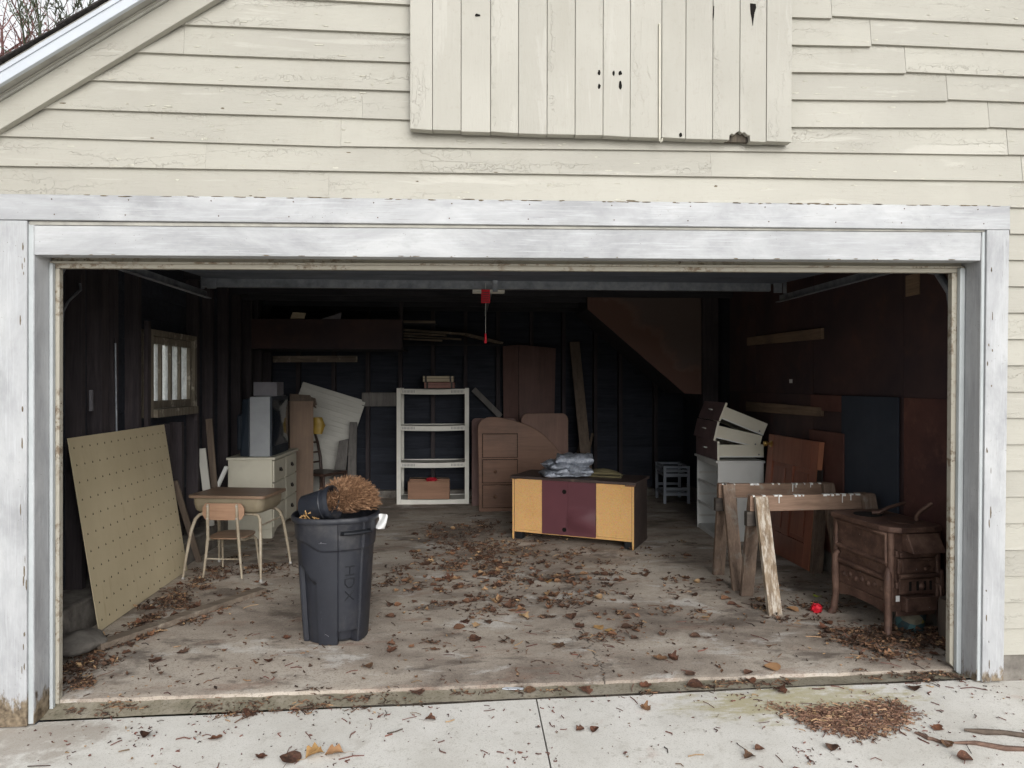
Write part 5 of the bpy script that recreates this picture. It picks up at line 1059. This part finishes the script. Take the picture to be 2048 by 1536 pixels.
# ================================================================= sawhorses
def sawhorse(loc, rz, lb, front):
    t = thing('sawhorse', lb, 'sawhorse', loc, rz, 'sawhorses')
    MB().beam((-.46, 0, .712), (.46, 0, .712), .045, .108, n=8, jit=.0008).build('beam', M_['sawbeam'], t, bevel=.003)
    rr = random.Random(int(loc[1] * 100)); m = MB()
    for i in range(16):            # old drips of white paint along the top edge
        x = rr.uniform(-.45, .45); w_ = rr.uniform(.006, .03); m.box(x, x + w_, -.0255, .0, .752 + rr.uniform(0, .008), .7685)
        if rr.random() < .2: m.box(x, x + .005, -.0252, -.022, .752 - rr.uniform(.015, .05), .7655)
    m.build('paint_drips', M_['white'], t)
    for sx in (-1, 1):
        for sy in (-1, 1):
            a = Vector((sx * .40 - .005 * sx, sy * .042, .762)); b = Vector((sx * .43 + (.05 if sx < 0 else .0), sy * .215, 0.0)); mat = M_['sawpaint'] if (front and sx < 0 and sy < 0) else M_['sawwood']
            M = MB(); d = (b - a); w2 = .046; t2 = .019
            px_ = Vector((1, 0, 0)); ny = Vector((0, d.z, -d.y)).normalized()
            nseg = 7; vs = []; fs_ = []
            for i in range(nseg + 1):
                c = a.lerp(b, i / nseg)
                for ex, ey in ((-1, -1), (1, -1), (1, 1), (-1, 1)): vs.append(c + px_ * ex * (w2 + rr.uniform(-.0015, .0015)) + ny * ey * t2)
            for i in range(nseg):
                for k in range(4): fs_.append((i * 4 + k, i * 4 + (k + 1) % 4, i * 4 + 4 + (k + 1) % 4, i * 4 + 4 + k))
            for k in range(4): vs[nseg * 4 + k].z = .001
            fs_ += [(3, 2, 1, 0), tuple(nseg * 4 + k for k in range(4))]
            M.add(vs, fs_).build('leg', mat, t, bevel=.003)
        MB().box(sx * .40 - .085, sx * .40 + .085, -.024, .024, .555, .6565).build('gusset', M_['sawdark'], t, bevel=.003)
    return t
sawhorse((2.385, 1.765, 0), 0, 'rear sawhorse of weathered two by fours, farther from the stove', False)
sawhorse((2.40, 1.215, 0), 3, 'front sawhorse with paint splashed leg next to the rusty stove', True)

# ================================================================= rusty cast iron stove
SV = thing('iron_stove', 'small rusted cast iron stove on four legs inside right jamb', 'stove', (2.66, .77, 0), 7)
def sbox(x0, x1, y0, y1, z0, z1, nm, mat='rust', bev=.006, par=None): return MB().box(x0, x1, y0, y1, z0, z1).build(nm, M_[mat], par or SV, bevel=bev)
sbox(-.155, .155, -.255, .26, .165, .645, 'firebox')
tp = [(-.195, -.20), (-.175, -.265), (-.12, -.30), (.10, -.305), (.17, -.285), (.195, -.235), (.195, .27), (.16, .31), (-.16, .31), (-.195, .27)]
MB().prism(tp, .646, .682, 'xy').build('top_plate', M_['rust'], SV, bevel=.008)
MB().lathe([(.085, 0), (.085, .006), (.07, .008), (.001, .008)], 24, (-.03, .12, .6822)).build('lid', M_['soot'], SV, smooth=30); MB().lathe([(.075, 0), (.075, .005), (.001, .006)], 24, (.02, -.13, .6822)).build('lid', M_['rust'], SV, smooth=30)
for xx, yy in ((-.158, -.258), (.158, -.258), (-.158, .262)): MB().tube([(xx, yy, .215), (xx, yy, .645)], .02, 10).build('corner_column', M_['rust'], SV, smooth=50)
MB().prism([(-.24, .145), (-.1, .165), (.1, .165), (.25, .135), (.25, .225), (-.24, .225)], -.170, -.14, 'yz').build('skirt', M_['rust'], SV, bevel=.004)
# left side: framed panel, mid rails, curved legs
for z0, z1 in ((.47, .625),): sbox(-.166, -.1555, -.225, .235, z0, z1, 'side_panel')
MB().tube([(-.168, -.235, .46), (-.168, -.235, .63), (-.168, .245, .635), (-.168, .245, .46)], .015, 8).build('panel_frame', M_['rust'], SV, smooth=50)
for z in (.455, .36): MB().tube([(-.166, -.245, z), (-.166, .25, z + .01)], .017, 8).build('side_rail', M_['rust'], SV, smooth=50)
sbox(-.163, -.1555, -.24, .245, .225, .34, 'lower_panel')
for k in range(5): MB().lathe([(.01, 0), (.012, .003), (.001, .006)], 10).xf(Matrix.Translation((-.1552, -.15 + k * .075, .41)) @ Matrix.Rotation(R(-90), 4, 'Y')).build('rivet', M_['rust'], SV)
for sx in (-1, 1):
    for sy in (-1, 1):
        MB().tube([(sx * .165, sy * .235 - .01, .43), (sx * .180, sy * .25 - .01, .40), (sx * .182, sy * .25 - .01, .3), (sx * .178, sy * .25 - .01, .14), (sx * .186, sy * .258 - .01, .04), (sx * .2, sy * .27 - .01, .0)], [.015, .022, .024, .022, .023, .030], 10).build('leg', M_['rust'], SV, smooth=50)
# front face
MB().hexa([(-.085, -.36, .535), (.135, -.36, .535), (.135, -.2555, .535), (-.085, -.2555, .535), (-.085, -.30, .643), (.135, -.30, .643), (.135, -.2555, .643), (-.085, -.2555, .643)]).build('hopper_lid', M_['rust'], SV, bevel=.006)
sbox(-.115, .135, -.285, -.2555, .495, .53, 'front_rail'); sbox(-.12, .14, -.272, -.2555, .395, .488, 'upper_door'); sbox(-.095, .115, -.280, -.2725, .408, .475, 'door_field', par=None)
MB().tube([(-.12, -.285, .385), (.14, -.285, .385)], .014, 10).build('front_rail', M_['rust'], SV, smooth=50)
ld = sbox(-.115, .135, -.276, -.2555, .275, .368, 'lower_door')
for x in (-.05, .0, .05, .09): MB().box(x, x + .016, -.2785, -.2765, .295, .35).build('vent_slot', M_['soot'], ld)
MB().lathe([(.014, 0), (.02, .008), (.012, .018), (.001, .02)], 14).xf(Matrix.Translation((.03, -.279, .322)) @ Matrix.Rotation(R(90), 4, 'X')).build('vent_knob', M_['rust'], ld, smooth=50)
sbox(-.09, .12, -.305, -.2555, .175, .262, 'ash_lip'); sbox(-.13, .14, -.268, -.2555, .14, .172, 'base_skirt'); MB().tube([(.10, -.272, .435), (.04, -.30, .43)], .009, 8).build('door_latch', M_['rust'], SV, smooth=50); MB().tube([(.145, -.262, .33), (.155, -.29, .32), (.158, -.295, .24)], .008, 8).build('latch_lever', M_['rust'], SV, smooth=50)
for x in (-.125,):
    for z in (.52, .33): MB().tube([(x, -.265, z - .018), (x, -.265, z + .018)], .013, 8).build('hinge', M_['rust'], SV, smooth=50)
MB().box(-.14, -.115, -.2785, -.276, .235, .27).build('paper_tag', M_['paper'], SV, label='torn pale paper tag stuck on the front')
MB().prism([(-.155, .46), (-.14, .475), (-.135, .44), (-.15, .425)], -.2595, -.2575).build('paper_tag', M_['paper'], SV)
for k in range(7): MB().lathe([(.02, 0), (.016, .006), (.001, .009)], 10).xf(Matrix.Translation((-.1632, -.18 + k * .06, .285 + .012 * (k % 2))) @ Matrix.Rotation(R(-90), 4, 'Y')).build('rivet', M_['rust'], SV, smooth=50)
# lid lifters lying on top
o = MB().tube([(2.63, .86, .700), (2.66, .84, .70), (2.72, .83, .735), (2.84, .84, .765)], [.014, .014, .012, .011], 8).build('lid_lifter', M_['rust'], smooth=50); tag(o, 'rusty lid lifter lying flat across the back of stove top', 'tool', 'stove tools')
o = MB().tube([(2.775, .62, .692), (2.775, .62, .72), (2.79, .60, .755), (2.83, .57, .80), (2.84, .565, .81)], [.013, .012, .013, .014, .010], 8).build('lid_lifter', M_['rust'], smooth=50); tag(o, 'rusty upright lifter handle standing in the stove lid', 'tool', 'stove tools')
TN = thing('paint_tin', 'tin with worn teal and yellow label on floor under stove', 'tin', M=Matrix.Translation((2.74, .64, .004)) @ Matrix.Rotation(R(8), 4, 'Y'))
MB().lathe([(.082, 0), (.084, .004), (.082, .01), (.082, .15), (.085, .155), (.082, .16), (.07, .158), (.001, .156)], 28).build('tin_body', M_['tin'], TN, smooth=35)
MB().lathe([(.0835, .154), (.0865, .158), (.0835, .163)], 28, cap=False).build('tin_rim', M_['galv'], TN, smooth=50)
o = MB().lathe([(.075, 0), (.085, .03), (.09, .14), (.086, .24), (.078, .26), (.001, .262)], 16).build('wood_block', M_['carddark'], smooth=40); o.location = (2.87, .42, 0); o.scale = (.8, 1, 1); tag(o, 'dark brown log section on floor behind the right jamb', 'log')
# ================================================================= fallen leaves, litter and scraps
def gz(x, y):
    if y < -.096: return dz(x) - .006 * max(0, -y - .1) + noise.noise((x * 2.1, y * 2.1, 0)) * .004
    if y < .006:
        v = (y + .091) / .098; a = dz(x) + .006; return a + (sillz(x) - .02 - a) * v
    return sillz(x) * (1 - smooth01(y / 1.3)) + noise.noise((x * 2, y * 2, 0)) * .0025
def leaf_mesh(seed, mat, lobed=True, L=.075, curl=1.0):
    rnd = random.Random(seed); n = 9; m = MB(); vs = []; fs_ = []
    ca, cb, tw = rnd.uniform(.1, .75) * curl, rnd.uniform(-.5, .8) * curl, rnd.uniform(-.6, .6)
    for i in range(n + 1):
        t = i / n; wv = math.sin(math.pi * min(1, t * 1.02)) ** .7
        if lobed: wv *= 1 + .30 * math.sin(t * 15 + seed)
        for j in (-2, -1, 0, 1, 2):
            w_ = .42 * wv * j / 2; x = (t - .5); y = w_
            z = ca * .35 * (2 * abs(w_)) ** 1.3 * 1.6 + cb * .30 * (t - .5) ** 2 * 2.2 + tw * (t - .5) * w_ + .05 * noise.noise((x * 6, y * 6, seed * 3.1))
            vs.append((x * L, y * L, z * L))
    for i in range(n):
        for j in range(4): fs_.append((i * 5 + j, i * 5 + j + 1, (i + 1) * 5 + j + 1, (i + 1) * 5 + j))
    zmin = min(v[2] for v in vs); vs = [(a, b, c - zmin + .001) for a, b, c in vs]
    m.add(vs, fs_); tail = vs[2]; m.tube([tail, (tail[0] - .28 * L, tail[1] + rnd.uniform(-.1, .1) * L, tail[2] + .05 * L), (tail[0] - .5 * L, tail[1] + rnd.uniform(-.25, .25) * L, .003)], .0008, 3)
    me = m.mesh('fallen_leaf', 60); me.materials.append(mat); return me
LM = [leaf_mesh(s_, M_['leaf'], s_ % 3 != 0, .085, 1.0 + .25 * (s_ % 4)) for s_ in range(10)]
def leaf(x, y, label, group, s=1.0, me=None, mat=None, flip=False):
    me = me or random.choice(LM)
    o = bpy.data.objects.new('fallen_leaf', me); COL.objects.link(o); o.location = (x, y, gz(x, y) + .001); o.rotation_euler = (R(random.uniform(-9, 9)), R(random.uniform(-9, 9)), random.uniform(0, 6.28)); o.scale = (s, s, s)
    return tag(o, label, 'leaf', group)
LG = {
 'inside': ([(-0.44, 0.495), (-0.55, 0.264), (0.036, 0.608), (0.367, 1.476), (0.685, 1.841), (0.841, 1.274), (0.305, 2.393), (0.189, 2.086), (1.334, 2.017), (1.535, 1.859), (0.672, 1.001), (0.701, 0.828), (0.997, 0.591), (0.531, 0.498), (1.06, 0.261), (1.125, 0.242), (1.363, 0.586), (1.832, 1.214), (1.951, 1.792), (2.287, 0.778), (-1.642, 0.553), (-1.751, 0.449), (-1.119, 0.397), (-0.149, 1.961), (-0.288, 2.429), (0.234, 1.734), (-0.026, 0.965), (0.466, 1.786), (1.118, 1.491), (-0.555, 2.131), (-0.776, 3.202), (-0.548, 3.633), (1.471, 0.03), (-1.941, 2.529), (-1.967, 2.292), (-1.105, 0.756)], 'curled brown leaf lying on the garage floor', 'fallen leaves on the garage floor'),
 'sill': ([(1.564, -0.141), (1.462, -0.02), (1.152, -0.069), (0.907, -0.03), (0.59, -0.05), (-1.062, -0.11), (2.25, -0.171), (1.158, 0.034), (-0.262, -.015), (0.309, -0.05)], 'dry brown leaf lying along the concrete door sill', 'fallen leaves along the door sill'),
 'drive': ([(0.504, -0.423), (1.553, -0.68), (0.845, -0.26), (0.571, -0.434), (1.239, -0.67), (-0.894, -0.527), (-1.147, -0.344), (-1.474, -0.298), (-0.184, -0.259), (1.174, -0.724), (2.046, -0.706), (2.037, -0.827), (2.1, -0.564)], 'dry brown leaf lying on the pale driveway', 'fallen leaves on the driveway'),
 'stove': ([(2.246, 0.434), (2.319, 0.351), (2.535, 0.457), (2.58, 0.335), (2.717, 0.38), (2.296, 0.641), (2.6, 0.188), (2.396, 0.591), (2.216, 0.672), (2.739, 0.3)], 'dry leaf heaped on the floor round the stove feet', 'fallen leaves round the stove'),
 'left': ([(-2.122, 0.436), (-2.171, 0.404), (-2.12, 0.50), (-2.0, 0.699), (-2.162, 1.57), (-2.169, 1.348), (-2.208, 1.948), (-2.12, 1.05), (-2.081, 2.009), (-2.097, 0.339)], 'dry leaf gathered at the foot of the pegboard', 'fallen leaves by the pegboard')}
def zone(x, y, lb):
    if not lb.startswith('curled brown'): return lb
    if x < -1.8: return 'curled brown leaf on the floor under the school desk' if y > 1.5 else lb
    if x < -.9: return 'curled brown leaf on the floor left of the trash can'
    if y > 1.4 and x < .35: return 'curled brown leaf on floor between trash can and shelving unit'
    if y > 1.4 and x < 1.6: return 'curled brown leaf on floor just before the media cabinet'
    if x > 1.6: return 'curled brown leaf on the floor near the sawhorse legs'
    if y < .4: return 'curled brown leaf on the slab close to the door sill'
    if x < .1: return 'curled brown leaf on the floor right of the trash can'
    return 'curled brown leaf on open floor midway to the media cabinet'
for k, (pts, lb, gr) in LG.items():
    for x, y in pts: leaf(x, y, zone(x, y, lb), gr, random.uniform(.62, 1.0) * (.8 if k == 'drive' else 1.05))
LB = []
def bulk(x, y, sz_): LB.append((x, y, sz_))
for i in range(300):
    x = random.gauss(.35, .8); y = random.gauss(1.9, .75)
    if .45 < y < 3.2 and -.55 < x < 2.0: bulk(x, y, random.uniform(.4, .95))
for i in range(60): bulk(random.uniform(-.5, .35), random.uniform(2.2, 4.2), random.uniform(.45, .85))
for i in range(40): t = random.random(); bulk(-2.1 + .5 * t + random.gauss(.03, .06), .6 + 1.3 * t + random.gauss(.02, .1), random.uniform(.45, .8))
for i in range(34): bulk(random.uniform(2.15, 2.85), random.uniform(.14, .62), random.uniform(.45, .85))
bm_ = MB()
for x, y, s_ in LB:
    me = random.choice(LM); Mx = Matrix.Translation((x, y, gz(x, y) + .002)) @ Matrix.Rotation(random.uniform(0, 6.28), 4, 'Z') @ Matrix.Rotation(random.uniform(-.2, .2), 4, 'X') @ Matrix.Scale(s_, 4)
    bm_.add([Mx @ v.co for v in me.vertices], [tuple(p.vertices) for p in me.polygons])
me = bpy.data.meshes.new('leaf_carpet'); me.from_pydata(bm_.v, [], bm_.f); me.materials.append(M_['leafbulk']); o = link('leaf_carpet', me, kind='stuff'); tag(o, 'loose carpet of small dry brown leaves over the garage floor', 'leaf litter')
def oneleaf(x, y, mat, seed, label, s, lobed=False, curl=.5):
    me = leaf_mesh(seed, M_[mat], lobed, .085, curl); return leaf(x, y, label, None, s, me)
def _g(o):
    if 'group' in o: del o['group']
oneleaf(1.623, .083, 'leaftan', 40, 'large flat tan oval leaf at the slab edge near right jamb', 1.25)
oneleaf(-.581, -.528, 'leaftan', 41, 'rightmost orange brown curled leaf at the driveway bottom left', 1.0, True, 1.4)
oneleaf(-.66, -.537, 'leafyel', 42, 'orange brown curled leaf between two others at driveway bottom left', 1.0, True, 1.5)
oneleaf(-.76, -.555, 'leaf', 43, 'long dark leaf left of the orange ones on the driveway', 1.3, False, 1.2)
oneleaf(.815, .80, 'leafyel', 44, 'yellow brown leaf lying left of its yellow neighbour on the floor', .95, True)
oneleaf(.87, .735, 'leafyel', 45, 'brighter yellow leaf lying just right of another yellow leaf', .9, True)
oneleaf(.61, 1.873, 'leafyel', 46, 'yellowish leaf farther in front of the media cabinet', 1.0, True)
oneleaf(2.19, 1.062, 'leaftan', 47, 'orange curled leaf beside the paint splashed sawhorse leg', 1.1, False, 1.5)
oneleaf(2.514, 1.358, 'leaflime', 48, 'lime green leaf on the floor left of the stove', .8, False, .5)
crumple('red_blossom', 'redplastic', 'crumpled bright red petals on the floor left of stove', 'blossom', (2.333, 1.012, .03), (.035, .03, .03), 8, 2.6)
o = MB().prism([(-.055, -.008), (-.03, -.014), (.02, -.012), (.05, -.006), (.054, .006), (.02, .012), (-.04, .010)], .0, .004, 'xy').build('plastic_strip', M_['fascia']); o.location = (.224, -.012, gz(.224, -.012) + .003); o.rotation_euler = (0, 0, -.12); tag(o, 'pale blue white plastic strip lying on the door sill', 'scrap')
o = MB().prism([(-.02, -.01), (.015, -.014), (.022, .008), (-.01, .014)], .0, .006, 'xy').build('blue_scrap', M_['bluepanel']); o.location = (-.457, 1.698, gz(0, 1.7) + .001); tag(o, 'small blue scrap on the leaf strewn floor beyond the can', 'scrap')

def scatter(name, mat, label, cat, pts, smin, smax, twig=.15, seed=1, flat=.5):
    rnd = random.Random(seed); vs = []; fs_ = []
    for x, y, lift in pts:
        z = gz(x, y) + .0012 + lift; b = len(vs); a = rnd.uniform(0, 6.283); s_ = rnd.uniform(smin, smax) * rnd.uniform(.5, 1)
        if rnd.random() < twig:
            L = s_ * rnd.uniform(1.2, 3.0); dx, dy = math.cos(a) * L, math.sin(a) * L; w_ = .0011 + .0012 * rnd.random(); nx, ny = -math.sin(a) * w_, math.cos(a) * w_; bx, by = nx * rnd.uniform(-8, 8), ny * rnd.uniform(-8, 8); h = rnd.uniform(0, .006)
            for (px_, py_, pz_) in ((x, y, z), (x + dx * .5 + bx, y + dy * .5 + by, z + h), (x + dx, y + dy, z + h * .4)): vs += [(px_ + nx, py_ + ny, pz_), (px_ - nx, py_ - ny, pz_), (px_, py_, pz_ + 2.2 * w_)]
            for q in (0, 3):
                for k in range(3): fs_.append((b + q + k, b + q + (k + 1) % 3, b + q + 3 + (k + 1) % 3, b + q + 3 + k))
        else:
            ca, sa = math.cos(a), math.sin(a); w_ = s_ * rnd.uniform(.35, .75); h = s_ * rnd.uniform(.1, flat)
            pr = [(-s_ * .5, 0, rnd.random() * h), (-s_ * .1, -w_ * .5, rnd.random() * h), (s_ * .15, w_ * .5, rnd.random() * h), (s_ * .5, rnd.uniform(-.2, .2) * w_, h), (0, 0, 0)]
            for p in pr: vs.append((x + p[0] * ca - p[1] * sa, y + p[0] * sa + p[1] * ca, z + p[2]))
            fs_ += [(b, b + 1, b + 4), (b + 1, b + 3, b + 4), (b + 3, b + 2, b + 4), (b + 2, b, b + 4)]
    o = MB(); o.v = vs; o.f = fs_; me = bpy.data.meshes.new(name); me.from_pydata(vs, [], fs_); me.materials.append(M_[mat]); o = link(name, me); o['kind'] = 'stuff'; return tag(o, label, cat)
rnd = random.Random(77); pts = []
def clump(cx, cy, r, n, lift=.0, ex=1.0, ey=1.0):
    for i in range(n):
        a = rnd.uniform(0, 6.283); q = r * math.sqrt(rnd.random()) * rnd.uniform(.4, 1.15); pts.append((cx + q * math.cos(a) * ex, cy + q * math.sin(a) * ey, rnd.random() * lift))
for i in range(170): clump(rnd.gauss(.35, .75), min(4.6, max(.6, rnd.gauss(2.1, .9))), rnd.uniform(.04, .16), rnd.randint(5, 34), .008)
for i in range(24): clump(rnd.uniform(-.4, .3), rnd.uniform(2.4, 4.3), rnd.uniform(.1, .3), 45, .01)
for i in range(1300): pts.append((rnd.uniform(-2.2, 2.8), abs(rnd.gauss(.1, 1.7)) + .03, 0))
pts2 = [p for p in pts if p[1] < 5.2]; pts = []
scatter('leaf_litter', 'litter', 'broken leaf crumbs and stems strewn over the garage floor', 'leaf litter', pts2, .010, .048, .2, 2)
for i in range(30): t = rnd.random(); clump(-2.17 + .06 * t + rnd.gauss(.05, .06), .62 + 1.75 * t, rnd.uniform(.05, .12), 42, .022)
for i in range(16): t = rnd.random(); clump(-2.14 + .6 * t + rnd.gauss(.04, .03), .66 + 1.05 * t + rnd.gauss(0, .03), rnd.uniform(.04, .1), 30, .014)
for i in range(12): clump(rnd.uniform(-2.25, -1.95), rnd.uniform(.12, .6), rnd.uniform(.05, .12), 55, .02)
for i in range(12): clump(rnd.uniform(-2.1, -1.4), rnd.uniform(2.0, 2.9), rnd.uniform(.06, .16), 34, .01)
scatter('pegboard_litter', 'litter', 'drift of crumbled leaves along the pegboard and left corner', 'leaf litter', pts, .012, .045, .25, 3, .7); pts = []
for i in range(34): clump(rnd.uniform(2.15, 2.85), rnd.uniform(.14, .62), rnd.uniform(.05, .13), 46, .025)
for i in range(10): clump(rnd.uniform(2.0, 2.6), rnd.uniform(.7, 1.2), rnd.uniform(.05, .12), 26, .01)
for i in range(5): clump(rnd.uniform(1.9, 2.1), rnd.uniform(1.0, 1.7), .08, 24, .01)
scatter('stove_litter', 'litter', 'drift of crumbled leaves gathered round the stove feet', 'leaf litter', [p for p in pts if p[0] < 2.92], .012, .05, .2, 4, .7); pts = []
for i in range(26): clump(rnd.uniform(-2.0, 2.5), rnd.gauss(-.045, .025), rnd.uniform(.03, .09), 22, .004, 1.6, .5)
for i in range(10): clump(rnd.uniform(-1.2, -.75), rnd.uniform(-.15, -.03), .07, 24, .006, 1.6, .6)
for i in range(9): clump(rnd.uniform(2.2, 2.6), rnd.uniform(-.12, -.02), .05, 22, .008)
scatter('sill_litter', 'litter', 'brown and reddish leaf crumbs scattered along the door sill', 'leaf litter', [p for p in pts if -2.05 < p[0] < 2.6], .008, .034, .35, 5); pts = []
for i in range(1150): pts.append((rnd.uniform(-2.3, 3.2), -.1 - 1.7 * rnd.random() ** 1.5, 0))
for i in range(20): clump(rnd.uniform(-2.2, 2.9), rnd.uniform(-.9, -.15), rnd.uniform(.04, .15), 14)
scatter('driveway_debris', 'specks', 'dark twigs, buds and specks scattered on the pale driveway', 'debris', pts, .004, .022, .26, 6)
pts = [(rnd.uniform(-2.2, 2.9), -.1 - .9 * rnd.random(), 0) for i in range(90)] + [(rnd.uniform(-2, 2.5), rnd.uniform(-.09, 1.2), 0) for i in range(70)]
scatter('twigs', 'specks', 'thin dark twigs lying about the driveway and sill', 'twigs', pts, .022, .05, 1.0, 16)
# crescent of brown seed chaff on the driveway
poly = [(1.438, -.256), (1.564, -.358), (1.736, -.308), (1.809, -.357), (2.055, -.275), (2.075, -.433), (1.875, -.565), (1.745, -.634), (1.575, -.528)]
def inside(x, y):
    c = False
    for (x1, y1), (x2, y2) in zip(poly, poly[1:] + poly[:1]):
        if (y1 > y) != (y2 > y) and x < (x2 - x1) * (y - y1) / (y2 - y1) + x1: c = not c
    return c
pts = []
while len(pts) < 3600:
    x, y = rnd.uniform(1.38, 2.16), rnd.uniform(-.68, -.22); jx, jy = rnd.gauss(0, .035), rnd.gauss(0, .025)
    if inside(x + jx, y + jy): pts.append((x, y, rnd.random() * .004))
scatter('chaff_pile', 'mulch', 'crescent of reddish brown seed chaff heaped on the driveway', 'chaff', pts, .006, .03, .2, 7, .35)
# bark strips at the right
for i, (p, q, r_, lb) in enumerate([((1.97, -.60, 0), (2.06, -.72, 0), .012, 'short split bark strip nearest the chaff heap'), ((2.08, -.70, 0), (2.62, -.86, 0), .015, 'long reddish bark strip lying at the right edge of driveway'), ((2.2, -.60, 0), (2.65, -.76, 0), .018, 'dark rotten stick lying behind the long bark strip')]):
    P0, P1 = Vector(p), Vector(q); c_ = []
    for k in range(7):
        t = k / 6; a = P0.lerp(P1, t); a.y += .035 * noise.noise((t * 4, i, 0)); a.z = gz(a.x, a.y) + r_ * .55; c_.append(a)
    tag(MB().tube(c_, [r_ * .8 * (.35 + .9 * abs(noise.noise((k * 1.7, i, 3))) + .35 * (0 < k < 6)) for k in range(7)], 6).build('bark_strip', M_['barkstrip' if i != 2 else 'carddark'], smooth=40), lb, 'bark')
